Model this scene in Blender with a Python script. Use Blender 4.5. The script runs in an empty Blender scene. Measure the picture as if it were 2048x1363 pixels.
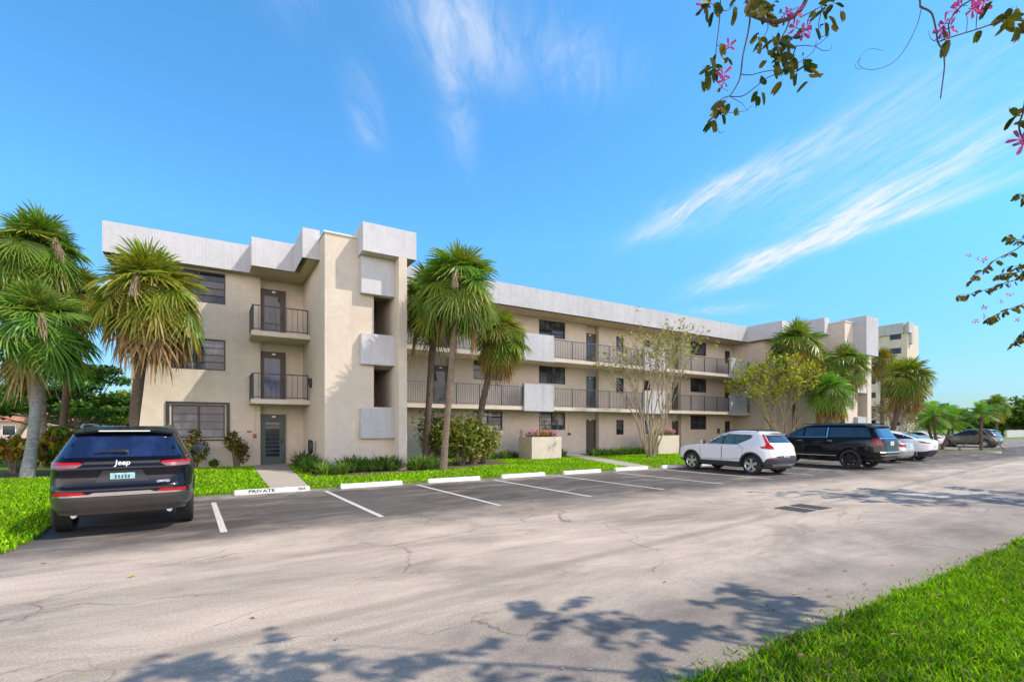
import bpy, bmesh, math, random
import numpy as np
from mathutils import Vector, Matrix

SC = bpy.context.scene
COL = SC.collection
PI = math.pi
R = math.radians
BASE = {}          # object name -> (location, rotation about z) of the thing it belongs to

# ------------------------------------------------------------------ objects
def tag(o, label=None, cat=None, group=None, kind=None):
    if label: o['label'] = label
    if cat: o['category'] = cat
    if group: o['group'] = group
    if kind: o['kind'] = kind
    return o

def thing(name, label, cat, loc=(0, 0, 0), rz=0.0, group=None):
    o = bpy.data.objects.new(name, None)
    COL.objects.link(o)
    o.empty_display_size = 0.3
    o.location = loc
    o.rotation_euler = (0, 0, rz)
    BASE[o.name] = (Vector(loc), rz)
    return tag(o, label, cat, group)

def copy_tree(src, parent=None):
    c = src.copy()
    COL.objects.link(c)
    c.parent = parent
    for ch in list(src.children):
        copy_tree(ch, c)
    return c

def put_mesh(name, me, parent=None):
    o = bpy.data.objects.new(name, me)
    COL.objects.link(o)
    if parent is not None:
        o.parent = parent
        BASE[o.name] = BASE.get(parent.name, (Vector((0, 0, 0)), 0.0))
    return o

class MB:
    """collects polygons and links them as ONE mesh object"""
    def __init__(s):
        s.v = []; s.f = []; s.m = []; s.c = []
        s.cur = 0; s.col = (1, 1, 1)
    def add(s, vs, fs):
        b = len(s.v)
        s.v.extend([tuple(p) for p in vs])
        s.c.extend([s.col] * len(vs))
        for f in fs:
            s.f.append([b + i for i in f]); s.m.append(s.cur)
        return s
    def box(s, x0, x1, y0, y1, z0, z1):
        return s.add([(x0, y0, z0), (x1, y0, z0), (x1, y1, z0), (x0, y1, z0),
                      (x0, y0, z1), (x1, y0, z1), (x1, y1, z1), (x0, y1, z1)],
                     [(3, 2, 1, 0), (4, 5, 6, 7), (0, 1, 5, 4), (1, 2, 6, 5), (2, 3, 7, 6), (3, 0, 4, 7)])
    def quad(s, a, b, c, d):
        return s.add([a, b, c, d], [(0, 1, 2, 3)])
    def prism(s, poly, z0, z1):
        n = len(poly)
        vs = [(p[0], p[1], z0) for p in poly] + [(p[0], p[1], z1) for p in poly]
        fs = [tuple(range(n))[::-1], tuple(range(n, 2 * n))]
        fs += [(i, (i + 1) % n, n + (i + 1) % n, n + i) for i in range(n)]
        return s.add(vs, fs)
    def prism_x(s, poly, x0, x1):        # poly in (y,z), extruded along x
        n = len(poly)
        vs = [(x0, p[0], p[1]) for p in poly] + [(x1, p[0], p[1]) for p in poly]
        fs = [tuple(range(n)), tuple(range(n, 2 * n))[::-1]]
        fs += [(i, n + i, n + (i + 1) % n, (i + 1) % n) for i in range(n)]
        return s.add(vs, fs)
    def tube(s, pts, rads, n=8, cap=True):
        pts = [Vector(p) for p in pts]
        rings = []
        up = Vector((0.31, 0.17, 0.93))
        prev = None
        for i, p in enumerate(pts):
            t = (pts[min(i + 1, len(pts) - 1)] - pts[max(i - 1, 0)])
            if t.length < 1e-9: t = Vector((0, 0, 1))
            t.normalize()
            if prev is None:
                a = t.cross(up)
                if a.length < 1e-3: a = t.cross(Vector((1, 0, 0)))
            else:
                a = prev - t * prev.dot(t)
                if a.length < 1e-4: a = t.cross(up)
            a.normalize(); prev = a
            b = t.cross(a)
            r = rads[i] if hasattr(rads, '__len__') else rads
            rings.append([p + (a * math.cos(2 * PI * k / n) + b * math.sin(2 * PI * k / n)) * r for k in range(n)])
        vs = [q for ring in rings for q in ring]
        fs = []
        for i in range(len(pts) - 1):
            for k in range(n):
                fs.append((i * n + k, i * n + (k + 1) % n, (i + 1) * n + (k + 1) % n, (i + 1) * n + k))
        if cap:
            fs.append(tuple(range(n))[::-1])
            fs.append(tuple(range((len(pts) - 1) * n, len(pts) * n)))
        return s.add(vs, fs)
    def lathe(s, prof, n=24, axis='z', off=(0, 0, 0)):   # prof: (r, h)
        vs = []
        for (r, h) in prof:
            for k in range(n):
                a = 2 * PI * k / n
                if axis == 'z': p = (r * math.cos(a), r * math.sin(a), h)
                else: p = (h, r * math.cos(a), r * math.sin(a))
                vs.append((p[0] + off[0], p[1] + off[1], p[2] + off[2]))
        fs = []
        for i in range(len(prof) - 1):
            for k in range(n):
                fs.append((i * n + k, i * n + (k + 1) % n, (i + 1) * n + (k + 1) % n, (i + 1) * n + k))
        return s.add(vs, fs)
    def build(s, name, mats, parent=None, smooth=None, tint=False, local=False):
        me = bpy.data.meshes.new(name)
        V = s.v
        if parent is not None and not local:
            loc, rz = BASE.get(parent.name, (Vector((0, 0, 0)), 0.0))
            c, n_ = math.cos(-rz), math.sin(-rz)
            V = [((p[0] - loc[0]) * c - (p[1] - loc[1]) * n_, (p[0] - loc[0]) * n_ + (p[1] - loc[1]) * c, p[2] - loc[2]) for p in V]
        me.from_pydata(V, [], s.f)
        if not isinstance(mats, (list, tuple)): mats = [mats]
        for m in mats: me.materials.append(m)
        if len(mats) > 1: me.polygons.foreach_set('material_index', s.m)
        if tint:
            at = me.color_attributes.new('tint', 'FLOAT_COLOR', 'POINT')
            arr = np.ones((len(V), 4), dtype=np.float32); arr[:, :3] = np.array(s.c, dtype=np.float32)
            at.data.foreach_set('color', arr.ravel())
        if smooth is not None:
            me.polygons.foreach_set('use_smooth', [True] * len(me.polygons))
            if smooth < 179: me.set_sharp_from_angle(angle=R(smooth))
        me.update()
        return put_mesh(name, me, parent)

def np_mesh(name, V, F, mat, parent=None, tint=None, smooth=False, local=False):
    """V (n,3) float, F (m,k) int"""
    V = np.asarray(V, dtype=np.float32); F = np.asarray(F, dtype=np.int32)
    if parent is not None and not local:
        loc, rz = BASE.get(parent.name, (Vector((0, 0, 0)), 0.0))
        V = V - np.array(loc, dtype=np.float32)
        if abs(rz) > 1e-9:
            c, s_ = math.cos(-rz), math.sin(-rz)
            V = np.stack([V[:, 0] * c - V[:, 1] * s_, V[:, 0] * s_ + V[:, 1] * c, V[:, 2]], 1)
    me = bpy.data.meshes.new(name)
    k = F.shape[1]
    me.vertices.add(len(V)); me.vertices.foreach_set('co', V.astype(np.float32).ravel())
    me.loops.add(F.size); me.loops.foreach_set('vertex_index', F.ravel())
    me.polygons.add(len(F)); me.polygons.foreach_set('loop_start', np.arange(len(F), dtype=np.int32) * k)
    if smooth: me.polygons.foreach_set('use_smooth', np.ones(len(F), dtype=bool))
    me.update(calc_edges=True)
    if tint is not None:
        at = me.color_attributes.new('tint', 'FLOAT_COLOR', 'POINT')
        arr = np.ones((len(V), 4), dtype=np.float32); arr[:, :3] = tint
        at.data.foreach_set('color', arr.ravel())
    me.materials.append(mat)
    return put_mesh(name, me, parent)

# ------------------------------------------------------------------ materials
class NT:
    def __init__(s, tree): s.t = tree
    def n(s, typ, ins=None, **props):
        nd = s.t.nodes.new(typ)
        for k, v in props.items(): setattr(nd, k, v)
        if ins:
            for k, v in ins.items():
                sock = nd.inputs[k]
                if isinstance(v, bpy.types.NodeSocket): s.t.links.new(v, sock)
                elif isinstance(v, bpy.types.Node): s.t.links.new(v.outputs[0], sock)
                else:
                    try: sock.default_value = v
                    except Exception: sock.default_value = tuple(v) + (1.0,)
        return nd
    def math(s, op, a, b=None, c=None, clamp=False):
        ins = {0: a}
        if b is not None: ins[1] = b
        if c is not None: ins[2] = c
        return s.n('ShaderNodeMath', ins, operation=op, use_clamp=clamp).outputs[0]
    def noise(s, vec, scale, detail=4, rough=0.55, dist=0.0):
        return s.n('ShaderNodeTexNoise', {'Vector': vec, 'Scale': scale, 'Detail': detail, 'Roughness': rough, 'Distortion': dist}).outputs['Fac']
    def ramp(s, fac, stops, interp='LINEAR'):
        nd = s.n('ShaderNodeValToRGB', {'Fac': fac})
        cr = nd.color_ramp; cr.interpolation = interp
        while len(cr.elements) < len(stops): cr.elements.new(0.5)
        for e, (p, c) in zip(cr.elements, stops):
            e.position = p
            e.color = (c, c, c, 1) if isinstance(c, (int, float)) else tuple(c) + (1,)
        return nd.outputs['Color']
    def mix(s, fac, a, b, blend='MIX'):
        nd = s.n('ShaderNodeMix', data_type='RGBA', blend_type=blend)
        for k, v in ((0, fac), (6, a), (7, b)):
            if isinstance(v, bpy.types.NodeSocket): s.t.links.new(v, nd.inputs[k])
            elif k == 0: nd.inputs[k].default_value = v
            else: nd.inputs[k].default_value = tuple(v) + (1,)
        return nd.outputs[2]
    def bump(s, h, strength=0.3, dist=0.02):
        return s.n('ShaderNodeBump', {'Height': h, 'Strength': strength, 'Distance': dist}).outputs[0]
    def scaled(s, vec, sc):
        return s.n('ShaderNodeMapping', {'Vector': vec, 'Scale': sc}).outputs[0]

def new_mat(name):
    m = bpy.data.materials.new(name); m.use_nodes = True
    nt = m.node_tree
    return m, NT(nt), nt.nodes['Principled BSDF']

def simple(name, col, rough=0.5, metal=0.0, var=0.12, scale=6.0, bump=0.0, spec=0.5, coat=0.0, emit=None):
    """a plain finish with a little procedural unevenness in colour and gloss"""
    m, n, p = new_mat(name)
    pos = n.n('ShaderNodeTexCoord').outputs['Object']
    f = n.noise(pos, scale, 5)
    lo = tuple(max(0, c * (1 - var)) for c in col); hi = tuple(min(1, c * (1 + var)) for c in col)
    n.t.links.new(n.mix(n.ramp(f, [(0.3, 0.0), (0.7, 1.0)]), lo, hi), p.inputs['Base Color'])
    p.inputs['Metallic'].default_value = metal
    n.t.links.new(n.math('MULTIPLY_ADD', f, 0.2 * rough, 0.9 * rough), p.inputs['Roughness'])
    p.inputs['Specular IOR Level'].default_value = spec
    p.inputs['Coat Weight'].default_value = coat
    p.inputs['Coat Roughness'].default_value = 0.03
    if bump: n.t.links.new(n.bump(n.noise(pos, scale * 12, 3), bump, 0.01), p.inputs['Normal'])
    if emit:
        p.inputs['Emission Color'].default_value = tuple(emit[0]) + (1,); p.inputs['Emission Strength'].default_value = emit[1]
    return m

def leafy(name, rough=0.4, trans=0.35, spec=0.5, gain=1.0):
    """leaf material: own colour per leaf from the mesh, glossy skin, light shining through"""
    m, n, p = new_mat(name)
    a = n.n('ShaderNodeAttribute', attribute_name='tint').outputs['Color']
    pos = n.n('ShaderNodeTexCoord').outputs['Object']
    c = n.mix(1.0, a, n.ramp(n.noise(pos, 9.0, 3), [(0.3, 0.75 * gain), (0.7, 1.2 * gain)]), 'MULTIPLY')
    n.t.links.new(c, p.inputs['Base Color'])
    p.inputs['Roughness'].default_value = rough
    p.inputs['Specular IOR Level'].default_value = spec
    tr = n.n('ShaderNodeBsdfTranslucent', {'Color': n.mix(1.0, c, (1.0, 1.1, 0.5), 'MULTIPLY')})
    mx = n.n('ShaderNodeMixShader', {0: trans, 1: p.outputs[0], 2: tr.outputs[0]})
    out = n.t.nodes['Material Output']
    n.t.links.new(mx.outputs[0], out.inputs['Surface'])
    return m

def stucco(name, col, stain=0.25, rib=0.0, bumpy=0.35):
    m, n, p = new_mat(name)
    g = n.n('ShaderNodeNewGeometry').outputs['Position']
    big = n.noise(g, 0.55, 5, 0.6)
    streak = n.noise(n.scaled(g, (3.4, 3.4, 0.20)), 1.0, 6, 0.7)
    fine = n.noise(g, 60.0, 4, 0.7)
    c = n.mix(n.ramp(big, [(0.3, 0.0), (0.72, 1.0)]), tuple(x * 0.93 for x in col), tuple(min(1, x * 1.05) for x in col))
    c = n.mix(1.0, c, n.ramp(n.noise(g, 3.2, 6, 0.7, 0.4), [(0.3, 0.90), (0.7, 1.06)]), 'MULTIPLY')
    dirt = n.math('MULTIPLY', n.ramp(streak, [(0.5, 0.0), (0.78, 1.0)]), stain)
    c = n.mix(dirt, c, tuple(x * 0.55 for x in (col[0], col[1] * 0.98, col[2] * 0.95)))
    h = n.math('MULTIPLY', fine, 0.5)
    if rib:
        sx = n.n('ShaderNodeSeparateXYZ', {0: g})
        xy = n.math('ADD', sx.outputs[0], sx.outputs[1])
        w = n.math('SINE', n.math('MULTIPLY', n.math('ADD', xy, n.math('MULTIPLY', n.noise(g, 8.0, 2), 0.02)), 2 * PI / 0.05))
        rb = n.ramp(w, [(0.0, 0.0), (0.55, 1.0)])
        c = n.mix(n.math('MULTIPLY', n.math('SUBTRACT', 1.0, rb), rib * 0.35), c, tuple(x * 0.75 for x in col))
        h = n.math('ADD', h, n.math('MULTIPLY', rb, 1.5 * rib))
    n.t.links.new(c, p.inputs['Base Color'])
    p.inputs['Roughness'].default_value = 0.88
    p.inputs['Specular IOR Level'].default_value = 0.2
    n.t.links.new(n.bump(h, bumpy, 0.012), p.inputs['Normal'])
    return m

def glass(name, col=(0.02, 0.026, 0.035), rough=0.04, drape=None, spec=0.35):
    """window glass backed by a dim room or a pale blind"""
    m, n, p = new_mat(name)
    g = n.n('ShaderNodeNewGeometry').outputs['Position']
    f = n.ramp(n.noise(n.scaled(g, (2.2, 2.2, 1.1)), 1.3, 4), [(0.42, 0.0), (0.6, 1.0)])
    c = n.mix(f, col, drape if drape else tuple(x * 1.9 for x in col))
    n.t.links.new(c, p.inputs['Base Color'])
    p.inputs['Roughness'].default_value = rough
    p.inputs['Specular IOR Level'].default_value = spec
    p.inputs['Coat Weight'].default_value = 0.6 if spec > 0.7 else 0.15
    p.inputs['Coat Roughness'].default_value = 0.02
    n.t.links.new(n.bump(n.noise(g, 1.6, 2), 0.05, 0.03), p.inputs['Coat Normal'])
    return m

def paint(name, col, metal=0.0, rough=0.3, coat=1.0):
    m, n, p = new_mat(name)
    pos = n.n('ShaderNodeTexCoord').outputs['Object']
    fl = n.noise(pos, 400.0, 1)
    dust = n.ramp(n.noise(pos, 3.0, 5), [(0.4, 0.0), (0.8, 1.0)])
    sx = n.n('ShaderNodeSeparateXYZ', {0: pos})
    low = n.math('MULTIPLY', n.ramp(sx.outputs[2], [(0.25, 1.0), (0.75, 0.0)]), dust)
    c = n.mix(fl, tuple(x * 0.88 for x in col), tuple(min(1, x * 1.1) for x in col))
    c = n.mix(n.math('MULTIPLY', low, 0.25), c, (0.25, 0.22, 0.18))
    n.t.links.new(c, p.inputs['Base Color'])
    p.inputs['Metallic'].default_value = metal
    p.inputs['Roughness'].default_value = rough
    p.inputs['Specular IOR Level'].default_value = 0.5 if coat > 0.7 else 0.12
    p.inputs['Coat Weight'].default_value = coat
    n.t.links.new(n.math('MULTIPLY_ADD', dust, 0.05, 0.02), p.inputs['Coat Roughness'])
    return m

def bark(name, c0, c1, rings=False, scale=6.0):
    m, n, p = new_mat(name)
    g = n.n('ShaderNodeTexCoord').outputs['Object']
    v = n.scaled(g, (1, 1, 3.0 if rings else 0.35))
    f = n.noise(v, scale, 6, 0.7, 0.4)
    n.t.links.new(n.mix(n.ramp(f, [(0.32, 0.0), (0.68, 1.0)]), c0, c1), p.inputs['Base Color'])
    p.inputs['Roughness'].default_value = 0.9
    n.t.links.new(n.bump(f, 0.8, 0.03), p.inputs['Normal'])
    return m

M = {}
M['wall'] = stucco('beige_stucco', (0.575, 0.505, 0.42), stain=0.19, bumpy=0.25)
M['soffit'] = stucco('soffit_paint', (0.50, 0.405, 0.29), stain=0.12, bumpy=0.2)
M['slab'] = stucco('slab_edge_paint', (0.58, 0.50, 0.41), stain=0.35)
M['white'] = stucco('white_stucco', (0.44, 0.44, 0.455), stain=0.5)
M['ribbed'] = stucco('ribbed_white_stucco', (0.55, 0.545, 0.565), stain=0.34, rib=0.55, bumpy=0.6)
M['concrete'] = stucco('concrete', (0.42, 0.37, 0.31), stain=0.3)
M['coping'] = simple('coping_metal', (0.62, 0.62, 0.6), 0.5)
M['bronze'] = simple('bronze_frame', (0.035, 0.028, 0.024), 0.45, 0.3)
M['black_metal'] = simple('black_railing_paint', (0.012, 0.014, 0.018), 0.45)
M['rail'] = simple('grey_railing_paint', (0.085, 0.088, 0.10), 0.5)
M['rail_post'] = simple('dark_railing_post', (0.035, 0.037, 0.043), 0.5)
M['door_brown'] = simple('brown_door', (0.055, 0.044, 0.034), 0.5)
M['door_green'] = simple('grey_green_door', (0.05, 0.075, 0.07), 0.45)
M['door_teal'] = simple('dark_teal_door', (0.03, 0.07, 0.085), 0.35)
M['screen'] = simple('door_lattice', (0.09, 0.105, 0.125), 0.4, 0.5)
M['blue_glass'] = glass('door_glass_blue', (0.012, 0.04, 0.10), 0.06)
M['dark_glass'] = glass('window_glass_dark', (0.016, 0.02, 0.028))
M['pale_glass'] = glass('window_glass_blind', (0.02, 0.028, 0.04), 0.06, (0.085, 0.095, 0.115))
M['blind_glass'] = glass('window_glass_white_blind', (0.10, 0.10, 0.10), 0.1, (0.34, 0.33, 0.31))
M['plate_white'] = simple('white_plate', (0.8, 0.8, 0.78), 0.4)
M['red_plate'] = simple('red_plate', (0.30, 0.03, 0.04), 0.4)
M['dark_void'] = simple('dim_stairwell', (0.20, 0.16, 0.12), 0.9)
def scuffed():
    m, n, p = new_mat('scuffed_white_concrete')
    g = n.n('ShaderNodeNewGeometry').outputs['Position']
    c = n.mix(n.ramp(n.noise(g, 5.0, 6, 0.7), [(0.35, 1.0), (0.6, 0.0)]), (0.74, 0.72, 0.69), (0.60, 0.57, 0.53))
    c = n.mix(n.ramp(n.noise(n.scaled(g, (2.0, 9.0, 9.0)), 1.6, 6, 0.75), [(0.60, 0.0), (0.70, 0.75)]), c, (0.22, 0.20, 0.18))
    c = n.mix(n.ramp(n.noise(g, 30.0, 4, 0.7), [(0.66, 0.0), (0.72, 0.8)]), c, (0.34, 0.31, 0.28))
    n.t.links.new(c, p.inputs['Base Color']); p.inputs['Roughness'].default_value = 0.85
    n.t.links.new(n.bump(n.noise(g, 40.0, 4, 0.7), 0.5, 0.01), p.inputs['Normal'])
    return m
M['stop_white'] = scuffed()
M['letter'] = simple('stencil_black', (0.03, 0.03, 0.035), 0.8, var=0.5, scale=40)
M['rubber'] = simple('tyre_rubber', (0.018, 0.018, 0.019), 0.8, bump=0.2)
M['alloy'] = simple('alloy_rim', (0.62, 0.62, 0.63), 0.3, 0.9)
M['black_alloy'] = simple('gloss_black_rim', (0.012, 0.012, 0.013), 0.2, 0.3, coat=0.6)
M['hub'] = simple('brake_dark', (0.02, 0.02, 0.02), 0.6, 0.4)
M['chrome'] = simple('chrome', (0.75, 0.76, 0.78), 0.12, 1.0, var=0.03)
M['trim'] = simple('black_plastic_trim', (0.022, 0.023, 0.026), 0.55)
M['cladding'] = simple('slate_plastic', (0.04, 0.048, 0.058), 0.6)
M['grey_bumper'] = paint('grey_bumper_paint', (0.085, 0.08, 0.078), 0.4, 0.35, 0.6)
M['car_glass'] = glass('tinted_car_glass', (0.010, 0.013, 0.02), 0.02, None, 0.8)
M['car_glass_clear'] = glass('clear_car_glass', (0.02, 0.035, 0.03), 0.02, (0.07, 0.11, 0.085), 0.8)
M['rear_glass_blue'] = glass('blue_rear_glass', (0.008, 0.016, 0.05), 0.02, None, 0.8)
M['tail_red'] = simple('tail_lamp_red', (0.42, 0.008, 0.012), 0.25, coat=0.15, spec=0.3)
M['tail_dark'] = simple('tail_lamp_smoked', (0.16, 0.012, 0.018), 0.25, coat=0.15, spec=0.3)
M['lamp_clear'] = simple('clear_lamp', (0.22, 0.10, 0.11), 0.25, coat=0.15, spec=0.3)
M['lic_teal'] = simple('licence_plate_teal', (0.28, 0.55, 0.58), 0.4, var=0.3, scale=14)
M['lic_white'] = simple('licence_plate_white', (0.7, 0.7, 0.7), 0.4, var=0.2, scale=14)
M['p_black'] = paint('black_car_paint', (0.003, 0.0035, 0.006), 0.0, 0.3, 0.55)
M['p_jeep'] = paint('midnight_car_paint', (0.0035, 0.004, 0.009), 0.0, 0.3, 0.5)
M['p_white'] = paint('white_car_paint', (0.70, 0.72, 0.76), 0.0, 0.3)
M['p_silver'] = paint('silver_car_paint', (0.50, 0.51, 0.53), 0.55, 0.32)
M['p_pearl'] = paint('pearl_car_paint', (0.74, 0.75, 0.77), 0.0, 0.28)
M['p_grey'] = paint('grey_green_car_paint', (0.10, 0.115, 0.11), 0.5, 0.32)
M['leaf'] = leafy('leaf', 0.5, 0.35, 0.3)
M['palm_leaf'] = leafy('palm_leaf', 0.4, 0.32, 0.35)
M['dry_leaf'] = leafy('dry_frond', 0.75, 0.15, 0.2)
M['blade'] = leafy('grass_blade', 0.7, 0.4, 0.12)
M['petal'] = leafy('petal', 0.6, 0.4, 0.3)
M['palm_bark'] = bark('palm_bark', (0.13, 0.10, 0.075), (0.34, 0.28, 0.22), True, 5.0)
M['palm_bark_dark'] = bark('palm_bark_dark', (0.05, 0.033, 0.024), (0.15, 0.105, 0.075), True, 5.0)
M['palm_bark_brown'] = bark('palm_bark_brown', (0.10, 0.07, 0.05), (0.27, 0.205, 0.15), True, 6.0)
M['palm_bark_grey'] = bark('palm_bark_grey', (0.12, 0.125, 0.12), (0.30, 0.30, 0.29), True, 4.0)
M['tree_bark'] = bark('tree_bark', (0.07, 0.055, 0.04), (0.22, 0.18, 0.14))
M['pale_bark'] = bark('pale_bark', (0.24, 0.185, 0.12), (0.46, 0.38, 0.27))
M['twig'] = bark('twig_bark', (0.06, 0.045, 0.035), (0.16, 0.11, 0.08), False, 20)
M['terracotta'] = simple('terracotta_roof', (0.42, 0.17, 0.11), 0.8, scale=2.0, var=0.25)
M['tan_roof'] = simple('tan_roof', (0.50, 0.34, 0.25), 0.8, scale=2.0, var=0.2)
M['pink_wall'] = stucco('pink_house_wall', (0.62, 0.44, 0.38), 0.1)
M['iron'] = simple('cast_iron', (0.075, 0.068, 0.06), 0.7, 0.4, bump=0.2)
M['badge'] = simple('badge_silver', (0.8, 0.8, 0.82), 0.45, 0.2)
# ------------------------------------------------------------------ light, sky, camera
TOWARD_SUN = Vector((0.60, -0.56, 1.0)).normalized()
def make_world():
    w = bpy.data.worlds.new('World'); SC.world = w; w.use_nodes = True
    n = NT(w.node_tree)
    bg = w.node_tree.nodes['Background']
    sky = n.n('ShaderNodeTexSky', sky_type='NISHITA', sun_disc=False,
              sun_elevation=math.asin(TOWARD_SUN.z), sun_rotation=math.atan2(TOWARD_SUN.x, TOWARD_SUN.y),
              altitude=0.0, air_density=1.15, dust_density=0.15, ozone_density=2.2)
    hs = n.n('ShaderNodeHueSaturation', {'Hue': SKY_HUE, 'Saturation': SKY_SAT, 'Value': SKY_VAL, 'Color': sky.outputs[0]})
    # cirrus: a high flat layer, seen where each direction meets it
    d = n.n('ShaderNodeTexCoord').outputs['Generated']
    sx = n.n('ShaderNodeSeparateXYZ', {0: d})
    z = n.math('MAXIMUM', sx.outputs[2], 0.03)
    u = n.math('DIVIDE', sx.outputs[0], z); v = n.math('DIVIDE', sx.outputs[1], z)
    uv = n.n('ShaderNodeCombineXYZ', {0: u, 1: v, 2: 0.0}).outputs[0]
    wobn = n.noise(uv, 1.7, 3, 0.55)
    def fibre(ang, fib, sc, seed):
        mm = n.n('ShaderNodeMapping', {'Vector': uv, 'Location': (seed, seed * 2.0, 0), 'Rotation': (0, 0, -ang)})
        mm = n.n('ShaderNodeMapping', {'Vector': mm.outputs[0], 'Scale': (1.0, fib, 1.0)})
        return n.noise(mm.outputs[0], sc, 7, 0.66, 0.7)
    FA = fibre(-1.95, 5.0, 3.4, 1.0); FB = fibre(-2.05, 5.0, 3.2, 4.0); FC = fibre(0.95, 3.2, 4.2, 7.0)
    FIB = {'A': FA, 'B': FB, 'C': FC}
    def seg(u0, v0, u1, v1, half_wid, dens, f='A', lo=0.42, hi=0.78):
        cu, cv, ang, half_len = (u0 + u1) / 2, (v0 + v1) / 2, math.atan2(v1 - v0, u1 - u0), math.hypot(u1 - u0, v1 - v0) / 2 * 1.05
        m = n.n('ShaderNodeMapping', {'Vector': n.n('ShaderNodeVectorMath', {0: uv, 1: (cu, cv, 0)}, operation='SUBTRACT').outputs[0], 'Rotation': (0, 0, -ang)})
        s = n.n('ShaderNodeSeparateXYZ', {0: m.outputs[0]})
        off = n.math('MULTIPLY', n.math('SUBTRACT', wobn, 0.5), half_wid * 2.2)
        a = n.math('POWER', n.math('ABSOLUTE', n.math('DIVIDE', s.outputs[0], half_len)), 2.4)
        b = n.math('POWER', n.math('ABSOLUTE', n.math('DIVIDE', n.math('ADD', s.outputs[1], off), half_wid)), 2.0)
        e = n.math('EXPONENT', n.math('MULTIPLY', n.math('ADD', a, b), -1.0))
        return n.math('MULTIPLY', n.math('MULTIPLY', e, n.ramp(FIB[f], [(lo, 0.0), (hi, 1.0)])), dens)
    parts = [
        seg(1.93, 1.85, 1.80, 1.10, 0.10, 1.0, 'A', 0.27),
        seg(1.92, 1.50, 1.74, 0.40, 0.13, 0.60, 'A', 0.30),
        seg(2.10, 1.60, 1.95, 0.50, 0.12, 0.35, 'A', 0.32),
        seg(3.0, 2.20, 2.58, 1.00, 0.13, 1.35, 'B', 0.24, 0.70),
        seg(2.74, 1.35, 2.20, 0.40, 0.12, 0.90, 'B', 0.28),
        seg(2.95, 1.85, 2.66, 0.45, 0.10, 0.85, 'B', 0.28),
        seg(2.45, 1.45, 2.15, 0.40, 0.20, 0.35, 'B', 0.33),
        seg(0.40, 0.97, 0.72, 1.22, 0.13, 0.62, 'C', 0.30, 0.74),
        seg(0.42, 1.02, 0.80, 1.64, 0.05, 0.42, 'C', 0.30),
        seg(0.70, 0.95, 1.0, 1.10, 0.10, 0.40, 'C', 0.34),
        seg(0.05, 0.90, 0.16, 1.25, 0.06, 0.45, 'C', 0.34),
        seg(0.36, 1.40, 0.50, 1.75, 0.05, 0.35, 'C', 0.32),
        seg(3.9, 2.35, 3.5, 2.75, 0.16, 0.60, 'B', 0.32),
        seg(-6.0, 8.5, -3.0, 9.5, 1.2, 0.5, 'A', 0.36),
        seg(6.6, 2.6, 5.6, 2.9, 0.35, 0.5, 'B', 0.36),
    ]
    tot = parts[0]
    for p in parts[1:]: tot = n.math('ADD', tot, p)
    tot = n.math('MINIMUM', tot, 0.92)
    zz = n.math('MAXIMUM', sx.outputs[2], 0.0)
    grade = n.ramp(zz, GRADE)
    skc = n.mix(1.0, hs.outputs[0], grade, 'MULTIPLY')
    # unseen bright veil added low behind the camera as fill light for the facade
    fill_mask = n.n('ShaderNodeMapRange', {0: n.math('MULTIPLY_ADD', sx.outputs[0], -0.526, n.math('MULTIPLY', sx.outputs[1], -0.85)), 1: 0.10, 2: 0.65}, interpolation_type='SMOOTHSTEP').outputs[0]
    fill_mask = n.math('MULTIPLY', fill_mask, n.ramp(FB, [(0.25, 0.55), (0.7, 1.0)]))
    fill_mask = n.math('MULTIPLY', fill_mask, n.n('ShaderNodeMapRange', {0: sx.outputs[2], 1: 0.52, 2: 0.22}, interpolation_type='SMOOTHSTEP').outputs[0])
    skc = n.mix(fill_mask, skc, FILL_VEIL)
    col = n.mix(tot, skc, CLOUD_COL)
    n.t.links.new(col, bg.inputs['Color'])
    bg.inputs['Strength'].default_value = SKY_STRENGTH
    w.cycles.sampling_method = 'MANUAL'; w.cycles.sample_map_resolution = 512

SKY_HUE, SKY_SAT, SKY_VAL, SKY_STRENGTH = 0.5, 1.15, 1.0, 0.15
CLOUD_COL = (3.3, 3.5, 3.8)
FILL_VEIL = (18.5, 15.6, 14.6)
GRADE = [(0.0, (0.22, 0.32, 0.44)), (0.08, (0.30, 0.455, 0.62)), (0.35, (0.53, 0.90, 1.02)), (0.69, (0.58, 0.97, 1.05)), (0.82, (0.22, 0.33, 0.40)), (1.0, (0.17, 0.26, 0.31))]
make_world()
sl = bpy.data.lights.new('sun', 'SUN'); sl.energy = 2.8; sl.angle = R(0.55); sl.color = (1.0, 0.90, 0.77)
so = bpy.data.objects.new('sun', sl); COL.objects.link(so)
so.rotation_euler = TOWARD_SUN.to_track_quat('Z', 'Y').to_euler(); so.location = (20, -20, 40)

YAW, FPX, HOR = R(31.75), 976.0, 855.0
cam = bpy.data.cameras.new('camera'); co = bpy.data.objects.new('camera', cam); COL.objects.link(co)
cam.sensor_width = 36.0; cam.lens = FPX / 2048 * 36.0
cam.shift_y = (HOR - 681.5) / 2048
cam.clip_start = 0.05; cam.clip_end = 4000
co.location = (0, 0, 1.75); co.rotation_euler = (R(90), 0, -YAW)
SC.camera = co
SC.view_settings.view_transform = 'Standard'; SC.view_settings.look = 'None'
SC.view_settings.exposure = 0.85; SC.view_settings.gamma = 1.0
SC.cycles.max_bounces = 8; SC.cycles.transparent_max_bounces = 4
try: SC.cycles.use_denoising = True
except Exception: pass

def ray_x_over_y(px):
    xc = (px - 1024) / FPX
    return (math.sin(YAW) + xc * math.cos(YAW)) / (math.cos(YAW) - xc * math.sin(YAW))
def XA(px, Y): return ray_x_over_y(px) * Y           # x of the survey ray px on the wall plane y = Y

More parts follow.
